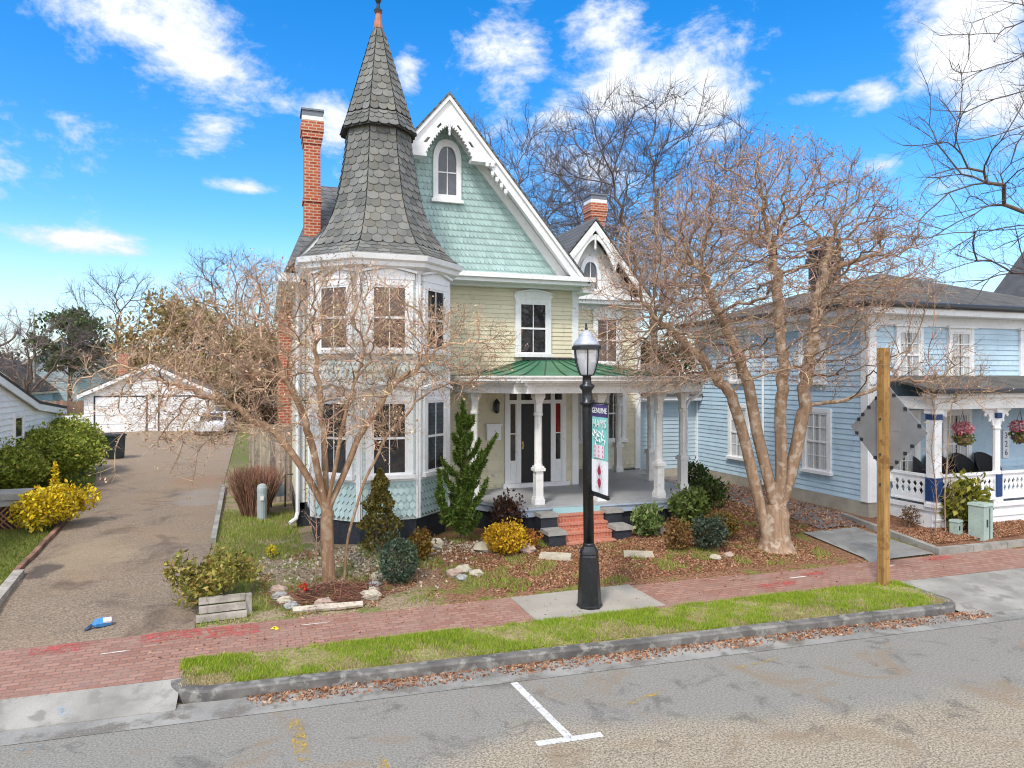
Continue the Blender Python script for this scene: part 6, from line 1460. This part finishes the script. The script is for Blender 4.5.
# juniper: plumes of scale foliage along rising branches
jl = leafmat('juniper_scale_leaves',[(.05,.10,.015),(.10,.17,.025),(.16,.25,.04),(.22,.29,.06),(.03,.06,.012)],.6,.2)
JX,JY = 4.02,14.62; zb_ = G(JX,JY); t = thing('juniper',(JX,JY,zb_),'tall irregular green juniper with pointed plumes in front of the left porch column','shrub'); mb = MB(); parts = []; rs = np.random.default_rng(44)
plumes = [([(0,0,.1),(.05,0,1.0),(.02,0,2.0),(.0,0,3.0)],.20),([(0,0,.3),(.22,-.05,1.2),(.42,-.05,1.75),(.74,-.05,2.25)],.15),([(.0,0,.2),(-.33,-.1,.55),(-.5,-.1,.95),(-.53,-.1,1.5)],.24)]
for k in range(30):
    u = (k+.5)/30; a_ = k*2.4+rs.random(); ln = (.36*(1-u)**.8+.11)*rs.uniform(.5,1.4); z0_ = .12+u*2.55; up_ = ln*rs.uniform(.7,1.5)
    plumes.append(([(.03,0,z0_),(.03+ln*.45*math.cos(a_),ln*.45*math.sin(a_),z0_+up_*.3),(.03+ln*.8*math.cos(a_),ln*.8*math.sin(a_),z0_+up_*.65),(.03+ln*math.cos(a_),ln*math.sin(a_),z0_+up_)],.075+.03*(1-u)))
for pl,w in plumes:
    pp = [np.array(p)+np.array([JX,JY,zb_]) for p in pl]; mb.tube([tuple(p) for p in pp],[.045,.03,.02,.006],6,False); n = int(1300*w/.3); u = rs.random(n); k = np.minimum((u*3).astype(int),2); f_ = u*3-k; A_ = np.array(pp); c_ = A_[k]*(1-f_)[:,None]+A_[k+1]*f_[:,None]
    ax = A_[k+1]-A_[k]; ax /= np.linalg.norm(ax,axis=1)[:,None]; wid = .95*w*np.minimum(1,(1-u)*1.15+.04)*(.25+.75*np.minimum(1,u*2.4))*(.75+.35*np.sin(u*17+w*9)); off = rs.normal(size=(n,3)); off -= ax*(off*ax).sum(1)[:,None]; off /= np.linalg.norm(off,axis=1)[:,None]; p = c_+off*(wid*(.35+.65*rs.random(n)))[:,None]+ax*(rs.random(n)*.1)[:,None]
    parts.append(leaf_faces(p,ax*1.0+off*.8,.16,rs,.25,.22))
obj('trunk', mb, bark_dark, t, True); V,F = merge(parts); np_obj('foliage',V,F,jl,t)

# ------------------------------------------------------------------ grass, leaf litter, mulch chips
def blades(n, sampler, hmin, hmax, w, rs):
    p = sampler(n); n = len(p); a = rs.random(n)*6.28; h_ = rs.uniform(hmin,hmax,n); b_ = np.stack([np.cos(a),np.sin(a),np.zeros(n)],axis=1)*w; tip = p+np.stack([rs.normal(size=n)*.4*h_,rs.normal(size=n)*.4*h_,h_],axis=1)
    V = np.stack([p-b_,p+b_,tip],axis=1).reshape(-1,3); return V, np.arange(n*3).reshape(-1,3)
def vnoise(x_,y_,s_,seed=0):
    return (np.sin(x_*s_*1.3+seed)*np.cos(y_*s_*1.7+seed*2)+np.sin(x_*s_*2.9+y_*s_*2.1+seed*3)*.6+np.sin(x_*s_*5.3-y_*s_*4.7+seed)*.35)/1.95
rs = np.random.default_rng(8)
def sv(n):
    x_ = rs.uniform(-1.05,11.1,n); y0 = np.where((x_ > -.45)&(x_ < 10.8),9.22-.06*x_+.17,9.22-.06*x_+.5); y_ = y0+(10.3-.033*x_+.03-y0)*rs.random(n)
    g_ = vnoise(x_,y_,1.5,1.0); back = (y_-y0)/1.0; g_ = g_+.5*vnoise(x_,y_,5.5,3.0); k = rs.random(n) < np.clip(.34+1.0*g_+.5*(back-.45),.05,1); return np.stack([x_[k],y_[k],np.full(k.sum(),.14)],axis=1)
V,F = blades(130000,sv,.025,.08,.006,rs); vg = leafmat('verge_grass_blades',[(.16,.30,.016),(.27,.42,.022),(.40,.50,.045),(.50,.50,.10),(.20,.34,.02)],.7,.4)
tag(np_obj('verge_grass',V,F,vg,None,(5,9.7,.14)),'mown grass of the verge between kerb and brick walk','grass',None,'stuff')
def sstraw(n):
    p = sv(n); x_ = rs.uniform(-1.0,11.0,n); y_ = 9.42-.06*x_+.75*rs.random(n)**1.4; k = vnoise(x_,y_,2.6,1.0) < .35; return np.stack([x_[k],y_[k],np.full(k.sum(),.14)],axis=1)
V,F = blades(26000,sstraw,.02,.05,.006,rs); tag(np_obj('dry_grass',V,F,leafmat('dry_grass_blades',[(.42,.33,.18),(.55,.45,.27),(.33,.25,.13),(.36,.38,.12)],.8,.3),None,(5,9.6,.14)),'straw coloured dry grass along the kerb side of the verge','grass',None,'stuff')
Gv = np.vectorize(G)
def sy(n):
    x_ = np.concatenate([rs.uniform(-1.0,3.2,int(n*.55)),rs.uniform(3.2,11.5,n-int(n*.55))]); y_ = rs.uniform(11.6,20,len(x_)); c1 = int(n*.05); x_[:c1] = rs.normal(.05,.42,c1); y_[:c1] = rs.normal(17.1,.42,c1); y_ = np.where(x_ > 3.2, 11.5+rs.random(len(x_))*3.2, y_)
    g_ = vnoise(x_,y_,1.25,4.0)+.25*vnoise(x_,y_,4,2.0); thr = np.where(x_ < 1.0,-.08+.2*(x_+1)/2,np.where(x_ < 4,.12,.30)); strip = (x_ > -1.0)&(x_ < -.2+.0*y_)
    k = ((g_ > thr)|(np.arange(len(x_)) < c1)|(strip&(rs.random(len(x_)) < .8)))&(y_ > 11.62-.035*x_)&~((x_ > .75)&(y_ > 14.9))&~((abs(x_-6.6) < .8)&(y_ > 12.9)); x_,y_ = x_[k],y_[k]; return np.stack([x_,y_,Gv(x_,y_)],axis=1)
V,F = blades(90000,sy,.03,.11,.007,rs); tag(np_obj('yard_grass',V,F,leafmat('yard_grass_blades',[(.13,.24,.02),(.23,.36,.03),(.35,.40,.08),(.46,.40,.17),(.32,.24,.10)],.7,.3),None,(1,13,.3)),'patchy grass growing through the front beds and beside the driveway','grass',None,'stuff')
def sl(n):
    x_ = rs.uniform(-12,-3.9,n); y_ = rs.uniform(12,24,n); dl = np.interp(y_,[p[0] for p in DL],[p[1] for p in DL]); k = x_ < dl-.12; x_,y_ = x_[k],y_[k]; return np.stack([x_,y_,Gv(x_,y_)],axis=1)
V,F = blades(70000,sl,.03,.09,.008,rs); tag(np_obj('lawn_grass',V,F,leafmat('lawn_grass_blades',[(.07,.12,.015),(.13,.18,.025),(.22,.22,.06),(.26,.20,.09)],.7,.3),None,(-6,18,.3)),'thin lawn left of the driveway','grass',None,'stuff')
def chips(n, sampler, size, rs, aspect=.45):
    p = sampler(n); n = len(p); d = rs.normal(size=(n,3)); d[:,2] *= .35; return leaf_faces(p,d,size,rs,0,aspect)
def sm2(n):
    x_ = np.concatenate([rs.uniform(3.6,11.6,int(n*.62)),rs.uniform(-.2,3.8,int(n*.2)),rs.uniform(13.75,18,n-int(n*.82))]); y_ = 11.62+rs.random(len(x_))*np.where(x_ > 13.7,1.0,3.3)-.035*(x_-3)*.3
    k = (y_ > 11.6-.035*x_)&~((x_ > 11.4)&(x_ < 13.7)&(y_ < 13.2))&~((x_ < 3.8)&(vnoise(x_,y_,1.1,3) < .1)); x_,y_ = x_[k],y_[k]; z_ = Gv(x_,y_); z_ = np.where(x_ > 13.7,np.maximum(z_+.07,.28),z_)+.012; return np.stack([x_,y_,z_],axis=1)
ml = leafmat('fallen_leaf_colours',[(.25,.105,.052),(.38,.17,.085),(.14,.06,.035),(.44,.23,.13),(.52,.35,.23),(.31,.12,.06)],.85,.1)
V,F = chips(42000,sm2,.055,rs); tag(np_obj('leaf_litter',V,F,ml,None,(7,12.8,.3)),'rusty brown fallen leaves and bark mulch over the front beds','leaf litter',None,'stuff')
def sg2(n):
    x_ = rs.uniform(-.2,11.4,n); y_ = 9.22-.06*x_-.005-.30*rs.random(n)**1.8; k = rs.random(n) < np.clip(.45+.6*vnoise(x_,y_*0,1.4,2.2),.05,1); return np.stack([x_[k],y_[k],np.full(k.sum(),.022)],axis=1)
V,F = chips(6500,sg2,.055,rs); tag(np_obj('gutter_leaves',V,F,ml,None,(5,8.8,.0)),'dry brown leaves gathered along the foot of the kerb','leaf litter',None,'stuff')
def sw(n):
    x_ = rs.uniform(-1.5,14,n); y_ = rs.uniform(0,1,n); y_ = 10.4-.033*x_+1.2*np.where(x_ > 6,1-y_**3*.9,y_); return np.stack([x_,y_,np.full(n,.163)],axis=1)
V,F = chips(420,sw,.05,rs); tag(np_obj('scattered_leaves',V,F,ml,None,(5,11,.16)),'single dry leaves scattered over the brick walk','leaf litter',None,'stuff')
def sdry(n):
    x_ = rs.uniform(11.2,14.2,n); y_ = rs.uniform(13.1,19,n); return np.stack([x_,y_,Gv(x_,y_)+.035],axis=1)
V,F = chips(3600,sdry,.08,rs); tag(np_obj('drive_leaves',V,F,ml,None,(12.5,15,.4)),'brown leaves drifted along the gravel strip beside the blue house','leaf litter',None,'stuff')
def spale_(n):
    x_ = np.concatenate([rs.normal(1.6,1.1,n//2),rs.uniform(1.5,5.4,n-n//2)]); y_ = np.concatenate([rs.normal(13.9,.7,n//2),rs.normal(14.25,.22,n-n//2)]); k = (y_ > 12)&(y_ < 15.0)&(x_ > -.3); x_,y_ = x_[k],y_[k]; return np.stack([x_,y_,Gv(x_,y_)+.015],axis=1)
V,F = chips(2600,spale_,.07,rs,.7); tag(np_obj('pale_gravel',V,F,leafmat('pale_gravel_chips',[(.42,.36,.26),(.54,.47,.36),(.32,.25,.17),(.60,.55,.46),(.38,.25,.15)],.9,0),None,(2,13.9,.3)),'pale stone chippings in the bed below the tower bay','gravel',None,'stuff')
# pine straw and cut sticks round the left tree
n = 700; a = rs.random(n)*6.28; q = rs.random(n)**.5; s0 = np.stack([1.1+.85*q*np.cos(a),12.35+.45*q*np.sin(a),np.zeros(n)],axis=1); s0[:,2] = Gv(s0[:,0],s0[:,1])+.02+.05*rs.random(n); dd = np.stack([rs.normal(size=n),rs.normal(size=n),rs.normal(size=n)*.12+.05],axis=1)
V,F,_ = twig_arrays(s0,dd,.25+.25*rs.random(n),.008,rs,.15); tag(np_obj('cut_sticks',V,F,mat('red_brown_sticks',(.22,.10,.065),.85,.2,3,island=.5),None,(1.1,12.4,.25)),'pile of reddish cut sticks and straw round the left crape myrtle','cut sticks',None,'stuff')
# ------------------------------------------------------------------ sky, light, camera
YAW = math.atan(247/700)
w = bpy.data.worlds.new('World'); sc.world = w; w.use_nodes = True; T = NT(w.node_tree); bgn = w.node_tree.nodes['Background']
SUN_EL, SUN_AZ = R(52), R(222)           # azimuth clockwise from the street's far side (+Y)
sky = T.new('ShaderNodeTexSky', sky_type='NISHITA'); sky.sun_disc = False; sky.sun_elevation = SUN_EL; sky.sun_rotation = SUN_AZ; sky.air_density = 1.0; sky.dust_density = .6; sky.ozone_density = 2.5
hs = T.new('ShaderNodeHueSaturation'); hs.inputs['Saturation'].default_value = 1.45; hs.inputs['Hue'].default_value = .503; hs.inputs['Value'].default_value = 1.3; T.link(sky.outputs[0],hs.inputs['Color'])
v = T.coord('Generated'); x = T.sep(v)
az = T.math('ARCTAN2', x[0], x[1]); el = T.math('ARCSINE', x[2])
nv = T.comb(T.math('MULTIPLY',az,1.0),T.math('MULTIPLY',el,1.7),.3); n1 = T.noise(nv,7,9,.66,.3); n2 = T.noise(nv,22,6,.65,.3)
def pix(px,py): u = (px-512)/700; return math.atan(u)+YAW, math.atan((378-py)/700/math.sqrt(1+u*u))
field = None
for (px,py,wx,wy,s_) in ((135,22,92,34,1),(195,55,62,48,1),(212,128,36,20,.9),(245,188,46,9,.75),(70,238,62,12,.9),(120,250,40,10,.8),(55,280,45,9,.7),(160,284,28,9,.6),(333,135,28,40,.7),(408,62,18,22,.7),(512,60,44,58,1),(600,30,48,26,1),(650,85,90,52,1.05),(700,110,60,40,.9),(560,110,40,40,.8),(965,45,75,50,1),(1010,90,60,50,.9),(876,96,30,24,.85),(882,165,26,16,.7),(800,98,40,8,.55),(20,298,30,7,.5),(560,170,120,50,.65),(1000,160,80,30,.5),(-150,120,120,60,1),(1250,120,150,70,1),(1150,240,120,20,.6),(-120,260,100,16,.8)):
    a0,e0 = pix(px,py); ra,re = wx/700*.9, wy/700*.9
    d = T.math('ADD', T.math('POWER',T.math('DIVIDE',T.math('SUBTRACT',az,a0),ra),2.0), T.math('POWER',T.math('DIVIDE',T.math('SUBTRACT',el,e0),re),2.0))
    q = T.math('MULTIPLY', T.math('POWER', 2.718, T.math('MULTIPLY', d, -.75)), s_)
    field = q if field is None else T.math('MAXIMUM', field, q)
# added white overcast, unseen behind the camera and overhead, for soft neutral fill
behind = T.math('MULTIPLY', T.ramp(x[1], .05, -.35), .95); field = T.math('MAXIMUM', T.math('MAXIMUM', field, behind), T.ramp(x[2], .72, .9))
dens = T.math('ADD', field, T.math('ADD', T.math('MULTIPLY',T.math('SUBTRACT',n1,.5),2.3), T.math('MULTIPLY',T.math('SUBTRACT',n2,.5),.7)))
cover = T.ramp(dens, .36, .95); core = T.ramp(dens, .6, 1.3)
lit = T.ramp(x[1], .1, -.35); ccol = T.mix(core, T.mix(lit, c4((3.9,4.4,5.2)), c4((6,6.9,8.4))), T.mix(lit, c4((5.9,5.9,5.95)), c4((10.5,10.5,10.6))))  # unseen cloud behind the camera made brighter to keep up the fill
haze_ = T.ramp(el, .22, .0, 0, .62); skyc = T.mix(haze_, hs.outputs[0], c4((4.3,5.0,5.6)))
T.link(T.mix(cover, skyc, ccol), bgn.inputs['Color']); bgn.inputs['Strength'].default_value = .125
sun = bpy.data.lights.new('sun','SUN'); sun.energy = 1.9; sun.angle = R(9); sun.color = (1.0,.95,.87)
so = bpy.data.objects.new('sun',sun); COL.objects.link(so); so.location = (0,-20,40)
dv_ = Vector((math.sin(SUN_AZ)*math.cos(SUN_EL), math.cos(SUN_AZ)*math.cos(SUN_EL), math.sin(SUN_EL))); so.rotation_euler = dv_.to_track_quat('Z','Y').to_euler()
cam = bpy.data.cameras.new('camera'); cam.sensor_width = 36; cam.lens = 36*700/1024; cam.clip_end = 6000; cam.clip_start = .1; cam.shift_y = (378-384)/1024
co = bpy.data.objects.new('camera',cam); COL.objects.link(co); co.location = (0,0,3.95); co.rotation_euler = (R(90),0,-YAW); sc.camera = co
sc.view_settings.view_transform = 'Standard'; sc.view_settings.look = 'None'; sc.view_settings.exposure = .72; sc.view_settings.gamma = 1
sc.cycles.max_bounces = 6; sc.cycles.diffuse_bounces = 3; sc.cycles.glossy_bounces = 3; sc.cycles.transparent_max_bounces = 8; sc.cycles.use_denoising = True; sc.cycles.denoiser = 'OPENIMAGEDENOISE'; sc.cycles.denoising_prefilter = 'ACCURATE'; sc.cycles.filter_width = 1.1
sc.cycles.sample_clamp_indirect = 6
